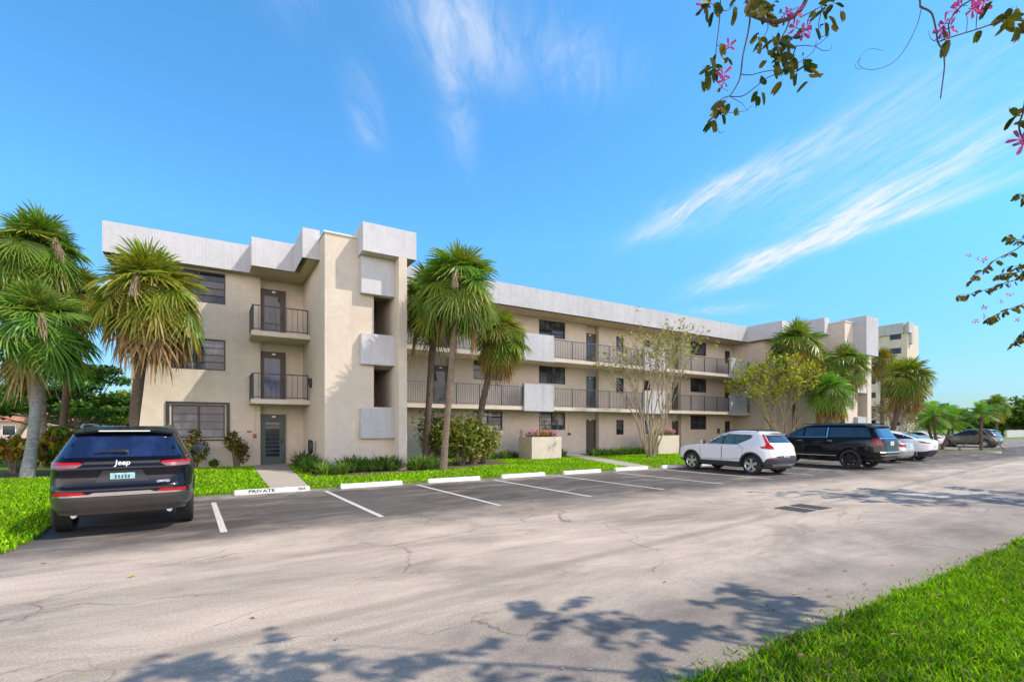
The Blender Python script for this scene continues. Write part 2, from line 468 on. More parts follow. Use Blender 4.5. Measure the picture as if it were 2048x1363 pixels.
# ------------------------------------------------------------------ ground surfaces
def grass_mat():
    m, n, p = new_mat('turf')
    g = n.n('ShaderNodeNewGeometry').outputs['Position']
    a = n.noise(g, 0.7, 5, 0.6); b = n.noise(g, 9.0, 4, 0.7); c = n.noise(g, 60.0, 3, 0.7)
    col = n.mix(n.ramp(a, [(0.35, 0.0), (0.65, 1.0)]), (0.11, 0.235, 0.003), (0.19, 0.36, 0.004))
    col = n.mix(n.ramp(b, [(0.35, 0.0), (0.75, 0.6)]), col, (0.23, 0.37, 0.006))
    col = n.mix(n.ramp(c, [(0.35, 0.7), (0.6, 0.0)]), col, (0.07, 0.13, 0.004))
    dry = n.math('MULTIPLY', n.ramp(n.noise(g, 1.6, 6, 0.75), [(0.56, 0.0), (0.70, 1.0)]), 0.6)
    col = n.mix(dry, col, (0.26, 0.22, 0.07))
    n.t.links.new(col, p.inputs['Base Color'])
    p.inputs['Roughness'].default_value = 0.8; p.inputs['Specular IOR Level'].default_value = 0.2
    n.t.links.new(n.bump(n.math('ADD', c, b), 0.9, 0.06), p.inputs['Normal'])
    return m
def asphalt_mat():
    m, n, p = new_mat('worn_asphalt')
    g = n.n('ShaderNodeNewGeometry').outputs['Position']
    sx = n.n('ShaderNodeSeparateXYZ', {0: g}); X, Y = sx.outputs[0], sx.outputs[1]
    wide = n.noise(n.scaled(g, (0.16, 0.5, 1)), 1.0, 5, 0.6)
    streak = n.noise(n.scaled(g, (0.22, 0.9, 1)), 1.0, 7, 0.72, 0.6)
    mid = n.noise(g, 1.1, 6, 0.65); fine = n.noise(g, 45.0, 5, 0.75); grit = n.noise(g, 170.0, 2, 0.6)
    yj = n.math('ADD', Y, n.math('MULTIPLY', n.math('SUBTRACT', mid, 0.5), 2.2))
    def band(v, a, b): return n.n('ShaderNodeMapRange', {0: v, 1: a, 2: b}, interpolation_type='SMOOTHSTEP').outputs[0]
    # bleached driving lane between the verge and the sealed parking bays
    far = n.n('ShaderNodeMapRange', {0: X, 1: 4.0, 2: 16.0}, interpolation_type='SMOOTHSTEP').outputs[0]
    edge = n.math('ADD', 9.6, n.math('MULTIPLY', far, -0.5))
    lane = n.math('SUBTRACT', 1.0, n.n('ShaderNodeMapRange', {0: n.math('ADD', yj, n.math('MULTIPLY', n.math('SUBTRACT', wide, 0.5), 3.0)), 1: n.math('SUBTRACT', edge, 1.8), 2: n.math('ADD', edge, 0.6)}, interpolation_type='SMOOTHSTEP').outputs[0])
    seal = n.mix(n.ramp(wide, [(0.35, 0.0), (0.7, 1.0)]), (0.095, 0.083, 0.075), (0.135, 0.119, 0.107))
    pale = n.mix(n.ramp(streak, [(0.30, 0.0), (0.62, 1.0)]), (0.35, 0.29, 0.238), (0.58, 0.475, 0.38))
    # the strip by the near verge is greyer
    near = n.n('ShaderNodeMapRange', {0: n.math('ADD', yj, n.math('MULTIPLY', X, -0.05)), 1: 4.4, 2: 2.4}, interpolation_type='SMOOTHSTEP').outputs[0]
    pale = n.mix(n.math('MULTIPLY', near, n.ramp(mid, [(0.3, 1.0), (0.7, 0.45)])), pale, (0.25, 0.215, 0.187))
    c = n.mix(lane, seal, pale)
    # scuffs of pale dust in the bays
    dust = n.math('MULTIPLY', n.ramp(n.noise(n.scaled(g, (0.45, 1.6, 1)), 1.0, 6, 0.7, 0.5), [(0.50, 0.0), (0.70, 1.0)]), 0.6)
    c = n.mix(dust, c, (0.40, 0.325, 0.26))
    # dirt apron along the wheel stops
    apron = n.math('MULTIPLY', band(yj, 13.6, 14.6), n.ramp(n.noise(g, 0.9, 5, 0.7), [(0.35, 0.15), (0.6, 0.9)]))
    c = n.mix(apron, c, (0.36, 0.315, 0.265))
    patchy = n.noise(n.scaled(g, (0.35, 0.7, 1)), 0.8, 6, 0.7, 0.6)
    c = n.mix(1.0, c, n.ramp(patchy, [(0.34, 0.66), (0.5, 1.0), (0.66, 1.16)]), 'MULTIPLY')
    tyre = n.math('MULTIPLY', n.ramp(n.noise(n.scaled(g, (0.08, 2.6, 1)), 1.0, 6, 0.7, 0.4), [(0.54, 0.0), (0.70, 0.22)]), lane)
    c = n.mix(tyre, c, (0.16, 0.14, 0.125))
    marg = n.math('MULTIPLY', n.n('ShaderNodeMapRange', {0: n.math('ADD', Y, n.math('MULTIPLY', n.math('SUBTRACT', n.noise(g, 2.2, 5, 0.7), 0.5), 0.7)), 1: 2.75, 2: 2.35}).outputs[0], 0.75)
    c = n.mix(marg, c, n.mix(fine, (0.20, 0.16, 0.12), (0.46, 0.38, 0.30)))
    # a long seam left by a trench
    seam_y = n.math('ADD', 4.62, n.math('MULTIPLY', X, 0.095))
    dd = n.math('ABSOLUTE', n.math('SUBTRACT', Y, n.math('ADD', seam_y, n.math('MULTIPLY', n.math('SUBTRACT', mid, 0.5), 0.12))))
    c = n.mix(n.math('MULTIPLY', n.n('ShaderNodeMapRange', {0: dd, 1: 0.16, 2: 0.05}).outputs[0], 0.38), c, (0.19, 0.155, 0.125))
    # wandering cracks
    wv = n.n('ShaderNodeVectorMath', {0: g, 1: n.n('ShaderNodeVectorMath', {0: n.n('ShaderNodeTexNoise', {'Vector': g, 'Scale': 1.3, 'Detail': 5}).outputs['Color'], 1: (0.9, 0.9, 0)}, operation='MULTIPLY').outputs[0]}, operation='ADD').outputs[0]
    vo = n.n('ShaderNodeTexVoronoi', {'Vector': n.scaled(wv, (0.42, 0.8, 1.0)), 'Scale': 0.75}, feature='DISTANCE_TO_EDGE')
    cr = n.math('MULTIPLY', n.ramp(vo.outputs['Distance'], [(0.0, 1.0), (0.005, 0.0)]), n.ramp(n.noise(g, 0.6, 3), [(0.44, 0.0), (0.56, 0.8)]))
    c = n.mix(cr, c, (0.10, 0.085, 0.07))
    c = n.mix(1.0, c, n.ramp(fine, [(0.28, 0.62), (0.72, 1.26)]), 'MULTIPLY')
    c = n.mix(1.0, c, n.ramp(grit, [(0.3, 0.66), (0.7, 1.26)]), 'MULTIPLY')
    # oil drips in the bays
    oil = n.math('MULTIPLY', n.ramp(n.noise(g, 2.3, 4, 0.6), [(0.66, 0.0), (0.74, 0.5)]), n.math('SUBTRACT', 1.0, lane))
    c = n.mix(oil, c, (0.05, 0.047, 0.045))
    n.t.links.new(c, p.inputs['Base Color'])
    p.inputs['Roughness'].default_value = 0.85; p.inputs['Specular IOR Level'].default_value = 0.25
    n.t.links.new(n.bump(n.math('ADD', fine, n.math('MULTIPLY', grit, 0.5)), 0.5, 0.006), p.inputs['Normal'])
    return m
def line_mat():
    m, n, p = new_mat('worn_line_paint')
    g = n.n('ShaderNodeNewGeometry').outputs['Position']
    f = n.noise(g, 26.0, 6, 0.75)
    c = n.mix(n.ramp(f, [(0.38, 1.0), (0.52, 0.0)]), (0.66, 0.63, 0.58), (0.24, 0.22, 0.20))
    n.t.links.new(c, p.inputs['Base Color']); p.inputs['Roughness'].default_value = 0.8
    return m
M['turf'] = grass_mat(); M['asphalt'] = asphalt_mat(); M['line'] = line_mat()
def thatch_mat():
    m, n, p = new_mat('thatch')
    g = n.n('ShaderNodeNewGeometry').outputs['Position']
    c = n.mix(n.ramp(n.noise(g, 22.0, 5, 0.7), [(0.35, 0.0), (0.65, 1.0)]), (0.035, 0.055, 0.012), (0.13, 0.115, 0.05))
    c = n.mix(n.ramp(n.noise(g, 2.2, 5, 0.7), [(0.56, 0.0), (0.68, 0.8)]), c, (0.17, 0.13, 0.085))
    n.t.links.new(c, p.inputs['Base Color']); p.inputs['Roughness'].default_value = 0.9
    n.t.links.new(n.bump(n.noise(g, 40.0, 4, 0.7), 0.8, 0.03), p.inputs['Normal'])
    return m
M['thatch'] = thatch_mat()
M['mulch'] = simple('mulch', (0.10, 0.065, 0.045), 0.95, scale=14, var=0.5, bump=0.6)

def sheet(name, poly, z, mat, skirt=0.0, kind='structure'):
    b = MB()
    b.add([(x, y, z) for x, y in poly], [tuple(range(len(poly)))])
    if skirt:
        k = len(poly)
        for i in range(k):
            (x0, y0), (x1, y1) = poly[i], poly[(i + 1) % k]
            b.quad((x0, y0, z - skirt), (x1, y1, z - skirt), (x1, y1, z), (x0, y0, z))
    return tag(b.build(name, mat), kind=kind)

def wob(pts, amp, step, seed):
    """a hand-cut edge: the straight run split up and nudged"""
    rg = random.Random(seed); out = []
    for (x0, y0), (x1, y1) in zip(pts[:-1], pts[1:]):
        k = max(1, int(math.hypot(x1 - x0, y1 - y0) / step))
        for i in range(k):
            t = i / k
            j = 0 if i == 0 else amp
            out.append((x0 + (x1 - x0) * t + rg.uniform(-j, j), y0 + (y1 - y0) * t + rg.uniform(-j, j)))
    out.append(pts[-1]); return out

ground = sheet('ground', [(-1500, -1500), (1500, -1500), (1500, 1500), (-1500, 1500)], -0.03, M['turf'])
lot = [(-60, 0.5), (150, 0.5), (150, 24), (43.5, 24), (43.5, 15.05), (-2.35, 15.05), (-2.45, 9.5), (-60, 9.5)]
sheet('parking_lot', lot, 0.0, M['asphalt'])
near_edge = wob([(-30, 1.2), (0, 2.0), (3.0, 2.18), (10.7, 2.22), (60, 2.3), (150, 2.3)], 0.06, 0.35, 4)
sheet('near_verge', near_edge + [(150, -40), (-30, -40)], 0.035, M['thatch'], 0.07)
front_edge = wob([(-2.5, 14.9), (43.5, 14.95)], 0.05, 0.4, 5)
sheet('front_lawn', [(-60, 60), (-60, 9.4)] + wob([(-60, 9.4), (-2.7, 9.45)], 0.05, 0.6, 8)[1:] + wob([(-2.7, 9.45), (-2.35, 10.2), (-2.4, 14.9)], 0.03, 0.4, 9)[1:-1] + front_edge + [(43.5, 60)], 0.035, M['turf'], 0.07)
path_a = [(1.42, 14.98), (2.42, 14.98), (3.05, 25.25), (1.62, 25.25)]
path_b = [(15.3, 15.0), (16.5, 15.0), (20.3, 24.8), (18.95, 24.8)]
b = MB()
for poly in (path_a,): b.prism(poly, -0.02, 0.062)
tag(b.build('footpath', M['concrete']), kind='structure')
tag(MB().prism(path_b, -0.02, 0.062).build('footpath', M['concrete']), kind='structure')
bed = [(3.0, 18.2), (4.2, 17.95), (7.6, 18.2), (9.0, 18.75), (12.2, 19.7), (12.7, 22.8), (3.85, 22.9)]
sheet('mulch_bed', wob(bed + [bed[0]], 0.05, 0.4, 3)[:-1], 0.041, M['mulch'])
sheet('mulch_bed', wob([(-6.9, 24.0), (-4.6, 23.2), (-3.2, 23.6), (-3.2, 25.6), (-5.0, 26.2), (-6.9, 26.0), (-6.9, 24.0)], 0.08, 0.5, 6)[:-1], 0.041, M['mulch'])
sheet('mulch_bed', wob([(12.9, 22.9), (35.5, 22.6), (35.5, 24.88), (12.9, 24.88), (12.9, 22.9)], 0.05, 0.5, 16)[:-1], 0.041, M['mulch'])

# painted bay lines
LH = -0.035
for k in range(13):
    x1 = 0.03 + 2.69 * k if k else 0.07
    y1 = 14.25 if k else 13.4
    y0 = 9.5
    xo = x1 + (y1 - y0) * 0.033
    bb = MB(); w = 0.052
    bb.quad((xo - w, y0, 0.004), (xo + w, y0, 0.004), (x1 + w, y1, 0.004), (x1 - w, y1, 0.004))
    tag(bb.build('bay_line', M['line']), kind='structure')

# far traffic island
isl = [(46.2 + 0.8 * math.cos(a), 11.6 + 0.8 * math.sin(a)) for a in [PI + i * PI / 8 for i in range(9)]]
isl = isl + [(48.6, 22.0), (45.4, 22.0)]
MBi = MB(); MBi.prism(isl, -0.02, 0.12)
tag(MBi.build('island_kerb', M['concrete']), kind='structure')
sheet('island_turf', [(46.95 + (x - 46.95) * 0.84, 16 + (y - 16) * 0.95) for x, y in isl], 0.135, M['turf'], 0.02)
# ------------------------------------------------------------------ the apartment building
ZP, ZS = 9.78, 8.58                # parapet top, soffit
F1, F2, F3 = 0.08, 2.98, 5.87      # floor levels
YW, YR, YG = 24.9, 25.25, 23.2     # wall, recessed door wall, gallery edge
bld = thing('apartment_building', 'long three storey beige apartment building with white ribbed parapet, stair towers and open galleries', 'apartment building', (3.8, 20.0, 0.0))

def wall_holes(mb, y, x0, x1, z0, z1, holes, depth=0.14):
    """a wall facing -y with real openings and their reveals"""
    xs = sorted({x0, x1} | {h[0] for h in holes} | {h[1] for h in holes})
    zs = sorted({z0, z1} | {h[2] for h in holes} | {h[3] for h in holes})
    for i in range(len(xs) - 1):
        for j in range(len(zs) - 1):
            cx, cz = (xs[i] + xs[i + 1]) / 2, (zs[j] + zs[j + 1]) / 2
            if any(h[0] < cx < h[1] and h[2] < cz < h[3] for h in holes): continue
            mb.quad((xs[i], y, zs[j]), (xs[i + 1], y, zs[j]), (xs[i + 1], y, zs[j + 1]), (xs[i], y, zs[j + 1]))
    for (a, b_, c, d) in holes:
        mb.quad((a, y, c), (a, y, d), (a, y + depth, d), (a, y + depth, c))
        mb.quad((b_, y, d), (b_, y, c), (b_, y + depth, c), (b_, y + depth, d))
        mb.quad((a, y, d), (b_, y, d), (b_, y + depth, d), (a, y + depth, d))
        mb.quad((a, y, c), (a, y + depth, c), (b_, y + depth, c), (b_, y, c))

def window(x0, x1, z0, z1, y, cols=2, rows=4, gl='dark_glass', gl2=None, fr='bronze', parent=None, seed=0):
    """frame set in the opening, tilted louvre panes behind"""
    rg = random.Random(seed * 7 + int(x0 * 100))
    parent = parent or bld
    f = MB(); t = 0.055; ya, yb = y + 0.035, y + 0.11
    f.box(x0, x1, ya, yb, z0, z0 + t); f.box(x0, x1, ya, yb, z1 - t, z1)
    f.box(x0, x0 + t, ya, yb, z0 + t, z1 - t); f.box(x1 - t, x1, ya, yb, z0 + t, z1 - t)
    cw = (x1 - x0 - 2 * t) / cols
    for c in range(1, cols):
        xm = x0 + t + cw * c
        f.box(xm - 0.045, xm + 0.045, ya + 0.003, yb, z0 + t, z1 - t)
    rh = (z1 - z0 - 2 * t) / rows
    for c in range(cols):
        xa, xb = x0 + t + cw * c + (0.045 if c else 0), x0 + t + cw * (c + 1) - (0.045 if c < cols - 1 else 0)
        for r in range(1, rows):
            zr = z0 + t + rh * r
            hh = 0.026 if (rows == 2) else 0.011
            f.box(xa, xb, ya + 0.012, yb - 0.01, zr - hh, zr + hh)
    w = f.build('window', M[fr], parent)
    mats = [M[gl], M[gl2 or gl]]
    p = MB()
    for c in range(cols):
        xa, xb = x0 + t + cw * c, x0 + t + cw * (c + 1)
        for r in range(rows):
            za, zb = z0 + t + rh * r, z0 + t + rh * (r + 1)
            tl = rg.uniform(0.0, 0.03); tw = rg.uniform(-0.008, 0.008)
            p.cur = 1 if (gl2 and rg.random() < 0.5) else 0
            p.quad((xa, y + 0.085 - tl, za), (xb, y + 0.085 - tl + tw, za), (xb, y + 0.085 + tw, zb), (xa, y + 0.085, zb))
    p.build('pane', mats, w)
    return w

def door(x0, x1, z0, z1, y, style='lattice', frame='door_brown', leaf='dark_glass'):
    """frame and leaf, with lattice screen or louvres, number plate and handle"""
    f = MB(); t = 0.07; ya, yb = y - 0.075, y + 0.05
    f.box(x0, x0 + t, ya, yb, z0, z1); f.box(x1 - t, x1, ya, yb, z0, z1)
    head = 0.22 if style != 'plain' else 0.09
    f.box(x0 + t, x1 - t, ya + 0.004, yb, z1 - head, z1)
    f.box(x0 + t, x1 - t, ya + 0.03, yb - 0.02, z0, z1 - head)
    if style == 'lattice' or style == 'lattice_blue':   # stiles of the screen door
        f.box(x0 + t, x0 + t + 0.08, ya + 0.006, ya + 0.03, z0, z1 - head)
        f.box(x1 - t - 0.16, x1 - t, ya + 0.006, ya + 0.03, z0, z1 - head)
        f.box(x0 + t + 0.08, x1 - t - 0.16, ya + 0.006, ya + 0.03, z1 - head - 0.09, z1 - head)
        f.box(x0 + t + 0.08, x1 - t - 0.16, ya + 0.006, ya + 0.03, z0, z0 + 0.14)
    d = f.build('door', M[frame], bld)
    if style.startswith('lattice'):
        g = MB(); xa, xb, za, zb = x0 + t + 0.08, x1 - t - 0.16, z0 + 0.14, z1 - head - 0.09
        g.quad((xa, ya + 0.024, za), (xb, ya + 0.024, za), (xb, ya + 0.024, zb), (xa, ya + 0.024, zb))
        g.build('pane', M['blue_glass' if style == 'lattice_blue' else leaf], d)
        s = MB(); st = 0.15; wd = 0.008
        n = int((xb - xa + zb - za) / st) + 1
        for i in range(-2, n + 2):
            for sg in (1, -1):
                pts = []
                c0 = i * st
                for k in range(0, 41):
                    x = xa + (xb - xa) * k / 40
                    z = za + (c0 - (x - xa) * 1.3 if sg > 0 else c0 - (xb - x) * 1.3)
                    if za <= z <= zb: pts.append((x, z))
                if len(pts) < 2: continue
                (xa_, za_), (xb_, zb_) = pts[0], pts[-1]
                yy = ya + (0.018 if sg > 0 else 0.0155)
                s.quad((xa_, yy, za_ - wd), (xb_, yy, zb_ - wd), (xb_, yy, zb_ + wd), (xa_, yy, za_ + wd))
        s.build('screen', M['screen'], d)
    elif style == 'louvre':
        g = MB(); xa, xb, za, zb = x0 + 0.2, x1 - 0.26, z0 + 0.32, z1 - 0.34
        g.quad((xa, ya + 0.024, za), (xb, ya + 0.024, za), (xb, ya + 0.024, zb), (xa, ya + 0.024, zb))
        g.build('pane', M['dark_glass'], d)
        s = MB(); nb = 9
        for i in range(nb + 1):
            z = za + (zb - za) * i / nb
            s.add([(xa, ya + 0.0, z - 0.022), (xb, ya + 0.0, z - 0.022), (xb, ya + 0.022, z + 0.022), (xa, ya + 0.022, z + 0.022)], [(0, 1, 2, 3)])
        s.build('louvre', M['screen'], d)
    elif style == 'glazed':
        g = MB(); xa, xb, za, zb = x0 + t + 0.1, x1 - t - 0.12, z0 + 0.2, z1 - 0.24
        g.quad((xa, ya + 0.026, za), (xb, ya + 0.026, za), (xb, ya + 0.026, zb), (xa, ya + 0.026, zb))
        g.build('pane', M['dark_glass'], d)
    pl = MB(); xm = (x0 + x1) / 2 + 0.02; zt = z1 - head / 2
    pl.box(xm - 0.075, xm + 0.075, ya - 0.012, ya - 0.001, zt - 0.035, zt + 0.035)
    pl.build('number_plate', M['plate_white'], d)
    h = MB(); zh = z0 + 1.02
    h.box(x1 - t - 0.11, x1 - t - 0.05, ya - 0.014, ya + 0.002, zh - 0.09, zh + 0.13)
    h.tube([(x1 - t - 0.08, ya - 0.014, zh), (x1 - t - 0.08, ya - 0.07, zh), (x1 - t - 0.17, ya - 0.07, zh)], 0.012, 6)
    h.build('handle', M['black_metal'], d)
    return d

def railing(pts, z0, z1, mat, postmat, gap=0.115, post=1.25, parent=None):
    """top and bottom rail, balusters and posts along a run of (x,y)"""
    r = MB(); po = []
    for (xa, ya), (xb, yb) in zip(pts[:-1], pts[1:]):
        L = math.hypot(xb - xa, yb - ya); ux, uy = (xb - xa) / L, (yb - ya) / L
        def bar(s0, s1, za, zb, hw):
            p = [(xa + ux * s0 - uy * hw, ya + uy * s0 + ux * hw), (xa + ux * s1 - uy * hw, ya + uy * s1 + ux * hw),
                 (xa + ux * s1 + uy * hw, ya + uy * s1 - ux * hw), (xa + ux * s0 + uy * hw, ya + uy * s0 - ux * hw)]
            r.prism(p[::-1], za, zb)
        bar(0, L, z1 - 0.04, z1, 0.024); bar(0, L, z0 + 0.07, z0 + 0.10, 0.016)
        n = max(2, int(round(L / gap)))
        for i in range(1, n):
            s = L * i / n
            bar(s - 0.0085, s + 0.0085, z0 + 0.10, z1 - 0.04, 0.0085)
        k = max(1, int(round(L / post)))
        for i in range(k + 1):
            s = min(max(L * i / k, 0.022), L - 0.022)
            px, py = xa + ux * s, ya + uy * s
            if (round(px, 3), round(py, 3)) not in po: po.append((round(px, 3), round(py, 3)))
    o = r.build('railing', mat, parent or bld)
    for (px, py) in po: MB().box(px - 0.022, px + 0.022, py - 0.022, py + 0.022, z0 - 0.05, z1 - 0.042).build('post', postmat, o)
    return o

def parapet_run(pts, z0, z1, mat, th=0.22, name='parapet'):
    """a wall standing along a polyline of outer-face corners, thickness towards the building"""
    b = MB()
    n = len(pts)
    offs = []
    for i in range(n):
        ds = []
        if i > 0: ds.append(Vector((pts[i][0] - pts[i - 1][0], pts[i][1] - pts[i - 1][1])).normalized())
        if i < n - 1: ds.append(Vector((pts[i + 1][0] - pts[i][0], pts[i + 1][1] - pts[i][1])).normalized())
        nn = [Vector((-d.y, d.x)) for d in ds]
        if len(nn) == 1: o = nn[0] * th
        else:
            m = (nn[0] + nn[1]); o = m * (th / max(0.3, m.dot(nn[0])))
        offs.append((pts[i][0] + o.x, pts[i][1] + o.y))
    for i in range(n - 1):
        a, c = pts[i], pts[i + 1]; a2, c2 = offs[i], offs[i + 1]
        b.quad((a[0], a[1], z0), (c[0], c[1], z0), (c[0], c[1], z1), (a[0], a[1], z1))
        b.quad((c2[0], c2[1], z0), (a2[0], a2[1], z0), (a2[0], a2[1], z1), (c2[0], c2[1], z1))
        b.quad((a[0], a[1], z1), (c[0], c[1], z1), (c2[0], c2[1], z1), (a2[0], a2[1], z1))
    for i in (0, n - 1):
        a, a2 = pts[i], offs[i]
        b.quad((a[0], a[1], z0), (a2[0], a2[1], z0), (a2[0], a2[1], z1), (a[0], a[1], z1))
    return b.build(name, mat, bld)

def soffit(poly, z, top=None):
    b = MB(); b.prism(poly, z, top or z + 0.2)
    return b.build('soffit', M['soffit'], bld)

def stair_tower(dx, dy, tall_panel=False):
    T = lambda x, y: (x + dx, y + dy)
    xl, xr, yt, yb = 3.8 + dx, 6.5 + dx, 20.0 + dy, 25.4 + dy
    oa, ob = 5.71 + dx, 6.5 + dx
    w = MB()
    zt = 9.36
    wall_holes(w, yt, xl, xr, -0.05, zt, [(oa, ob - 0.001, 1.33, 2.45), (oa, ob - 0.001, 2.60, 4.30), (oa, ob - 0.001, 5.60, 7.17)], 0.2)
    w.quad((xl, yb, -0.05), (xl, yt, -0.05), (xl, yt, zt), (xl, yb, zt))             # left side
    w.quad((xl, yt, zt), (xr, yt, zt), (xr, yb, zt), (xl, yb, zt))                     # roof
    # projecting pier at the right of the openings
    w.box(xr, (7.12 if tall_panel else 6.84) + dx, (19.68 if tall_panel else 19.2) + dy, 23.2 + dy, -0.05, 7.95 if tall_panel else ZS + 0.08)
    w.quad((xr, yb, -0.05), (xr, 23.2 + dy, -0.05), (xr, 23.2 + dy, zt), (xr, yb, zt))
    w.build('wall', M['wall'], bld)
    MB().box(xl - 0.05, 5.06 + dx - 0.004, yt - 0.05, yb, zt + 0.002, zt + 0.07).build('coping', M['coping'], bld)
    # dim stairwell: back wall, landings, flights
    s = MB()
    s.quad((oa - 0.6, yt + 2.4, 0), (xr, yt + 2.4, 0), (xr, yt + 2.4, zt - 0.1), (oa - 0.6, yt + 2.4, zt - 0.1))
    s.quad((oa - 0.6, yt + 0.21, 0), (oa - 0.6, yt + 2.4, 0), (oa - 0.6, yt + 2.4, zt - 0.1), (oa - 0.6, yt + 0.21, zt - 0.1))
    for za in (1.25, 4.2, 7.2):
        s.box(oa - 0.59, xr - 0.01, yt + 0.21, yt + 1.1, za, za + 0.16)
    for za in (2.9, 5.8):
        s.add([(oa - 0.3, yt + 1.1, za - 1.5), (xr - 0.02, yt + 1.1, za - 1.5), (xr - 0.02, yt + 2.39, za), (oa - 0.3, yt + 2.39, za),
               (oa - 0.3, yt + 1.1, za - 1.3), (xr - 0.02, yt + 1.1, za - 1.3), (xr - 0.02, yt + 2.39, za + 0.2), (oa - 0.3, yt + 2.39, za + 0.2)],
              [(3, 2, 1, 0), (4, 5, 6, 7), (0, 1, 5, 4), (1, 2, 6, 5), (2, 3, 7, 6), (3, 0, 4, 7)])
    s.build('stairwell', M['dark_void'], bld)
    # white ribbed blocks
    bx0, bx1, by0 = 5.06 + dx, 7.24 + dx, 19.2 + dy
    k = MB()
    zb0 = 8.66
    if tall_panel:
        zb0 = 7.0; bx1 = 6.92 + dx
        k.box(bx0, bx1, by0 - 0.05, by0 + 0.2, zb0, ZP); k.box(bx0 + 0.001, bx0 + 0.2, by0 + 0.2, yt - 0.001, zb0, 8.66)
    else: k.box(bx0, bx1, by0 - 0.003, by0 + 0.2, zb0, ZP)
    k.box(bx0, bx0 + 0.2, by0 + 0.2, yt + 0.9, 9.44, ZP)
    k.box(bx0 + 0.001, bx0 + 0.2, by0 + 0.2, yt - 0.001, 8.66, 9.44)
    k.box(bx1 - 0.2, bx1, by0 + 0.2, 23.2 + dy, 8.66, ZP)
    k.build('stair_block', M['white'] if tall_panel else M['ribbed'], bld)
    u = MB(); u.box(bx0 + 0.201, bx1 - 0.201, by0 + 0.2, yt - 0.002, 8.64, 8.8)
    u.box(6.85 + dx, bx1 - 0.201, yt - 0.002, 23.2 + dy, 8.64, 8.8)
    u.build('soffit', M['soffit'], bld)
    yp = 19.72 + dy
    for (za, zb) in ((7.15, 8.63), (4.31, 5.54), (1.33, 2.54)):
        if tall_panel and zb > 8: continue
        p = MB(); p.box(5.14 + dx, 6.498 + dx, yp, yt - 0.001, za, zb)
        p.build('stair_panel', M['ribbed'] if za > 4 else M['white'], bld)

def step_parapets(dx, dy, left_to=None):
    pts = [(4.0, 21.04), (3.8, 21.04), (3.15, 21.04), (3.15, 23.2), (1.48, 23.2), (1.48, 24.4), (-3.55, 24.4), (-3.55, 40.0)]
    if left_to is not None: pts = pts[1:5] + [(1.48, left_to - dy)]
    else: pts = pts[1:]
    pts = [(x + dx, y + dy) for x, y in pts][::-1]
    return parapet_run(pts, ZS, ZP, M['ribbed'])

# --- first stair tower, left wing
stair_tower(0, 0)
step_parapets(0, 0)
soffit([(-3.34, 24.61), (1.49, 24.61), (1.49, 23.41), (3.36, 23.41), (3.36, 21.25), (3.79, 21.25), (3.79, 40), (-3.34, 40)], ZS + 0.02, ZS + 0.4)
xwl, xrec = -2.72, 1.95
lw = MB()
holes = [(-1.43, 0.58, 7.15, 8.50), (-1.43, 0.58, 4.25, 5.60), (-1.38, 0.56, 1.30, 2.74)]
wall_holes(lw, YW, xwl, xrec, -0.05, ZS + 0.01, holes)
lw.quad((xwl, 40, -0.05), (xwl, YW, -0.05), (xwl, YW, ZS + 0.01), (xwl, 40, ZS + 0.01))
lw.quad((xrec, YW, -0.05), (xrec, YR, -0.05), (xrec, YR, ZS + 0.01), (xrec, YW, ZS + 0.01))
wall_holes(lw, YR, xrec, 3.8, -0.05, ZS + 0.01, [])
lw.build('wall', M['wall'], bld)
window(*holes[0], YW, 2, 4, 'dark_glass', 'pale_glass', seed=1)
window(*holes[1], YW, 2, 4, 'dark_glass', 'pale_glass', seed=2)
wg = window(*holes[2], YW, 2, 4, 'dark_glass', 'pale_glass', seed=3)
sh = MB(); a0, a1, c0, c1 = -1.57, 0.74, 1.20, 2.86
for q in ((a0, a0 + 0.13, c0, c1), (a1 - 0.13, a1, c0, c1)): sh.box(q[0], q[1], YW - 0.07, YW - 0.001, q[2], q[3])
sh.box(a0 + 0.13, a1 - 0.13, YW - 0.07, YW - 0.001, c1 - 0.09, c1); sh.box(a0 + 0.13, a1 - 0.13, YW - 0.07, YW - 0.001, c0, c0 + 0.06)
sh.build('shutter_track', M['black_metal'], bld)
for i, (fz, st, fr) in enumerate(((F1, 'louvre', 'door_green'), (F2, 'lattice_blue', 'door_brown'), (F3, 'lattice', 'door_brown'))):
    door(1.98, 3.03, fz, fz + 2.30, YR, st, fr)
for fz in (F2, F3):
    MB().box(1.48, 3.795, YG + 0.02, YR - 0.002, fz - 0.20, fz).build('balcony_slab', M['slab'], bld)
    railing([(1.53, YW - 0.01), (1.53, YG + 0.07), (3.72, YG + 0.07)], fz, fz + 1.10, M['black_metal'], M['black_metal'], 0.22, 3.0)
# small fittings on the left wing
f = MB(); f.tube([(1.72, YW - 0.015, 2.75), (1.72, YW - 0.015, 1.5)], 0.012, 6); f.build('conduit', M['slab'], bld)
f = MB(); f.box(1.655, 1.785, YW - 0.05, YW - 0.001, 1.29, 1.48); f.box(1.68, 1.76, YW - 0.06, YW - 0.05, 1.33, 1.44); f.build('fire_alarm', M['red_plate'], bld)
MB().box(1.41, 1.60, YW - 0.03, YW - 0.001, 1.545, 1.615).build('alarm_sign', M['red_plate'], bld)
f = MB(); f.box(3.66, 3.799, 22.74, 22.98, 3.62, 3.9); f.box(3.70, 3.79, 22.79, 22.93, 3.50, 3.62); f.box(3.63, 3.66, 22.80, 22.92, 3.84, 3.95); f.build('wall_lamp', M['black_metal'], bld)

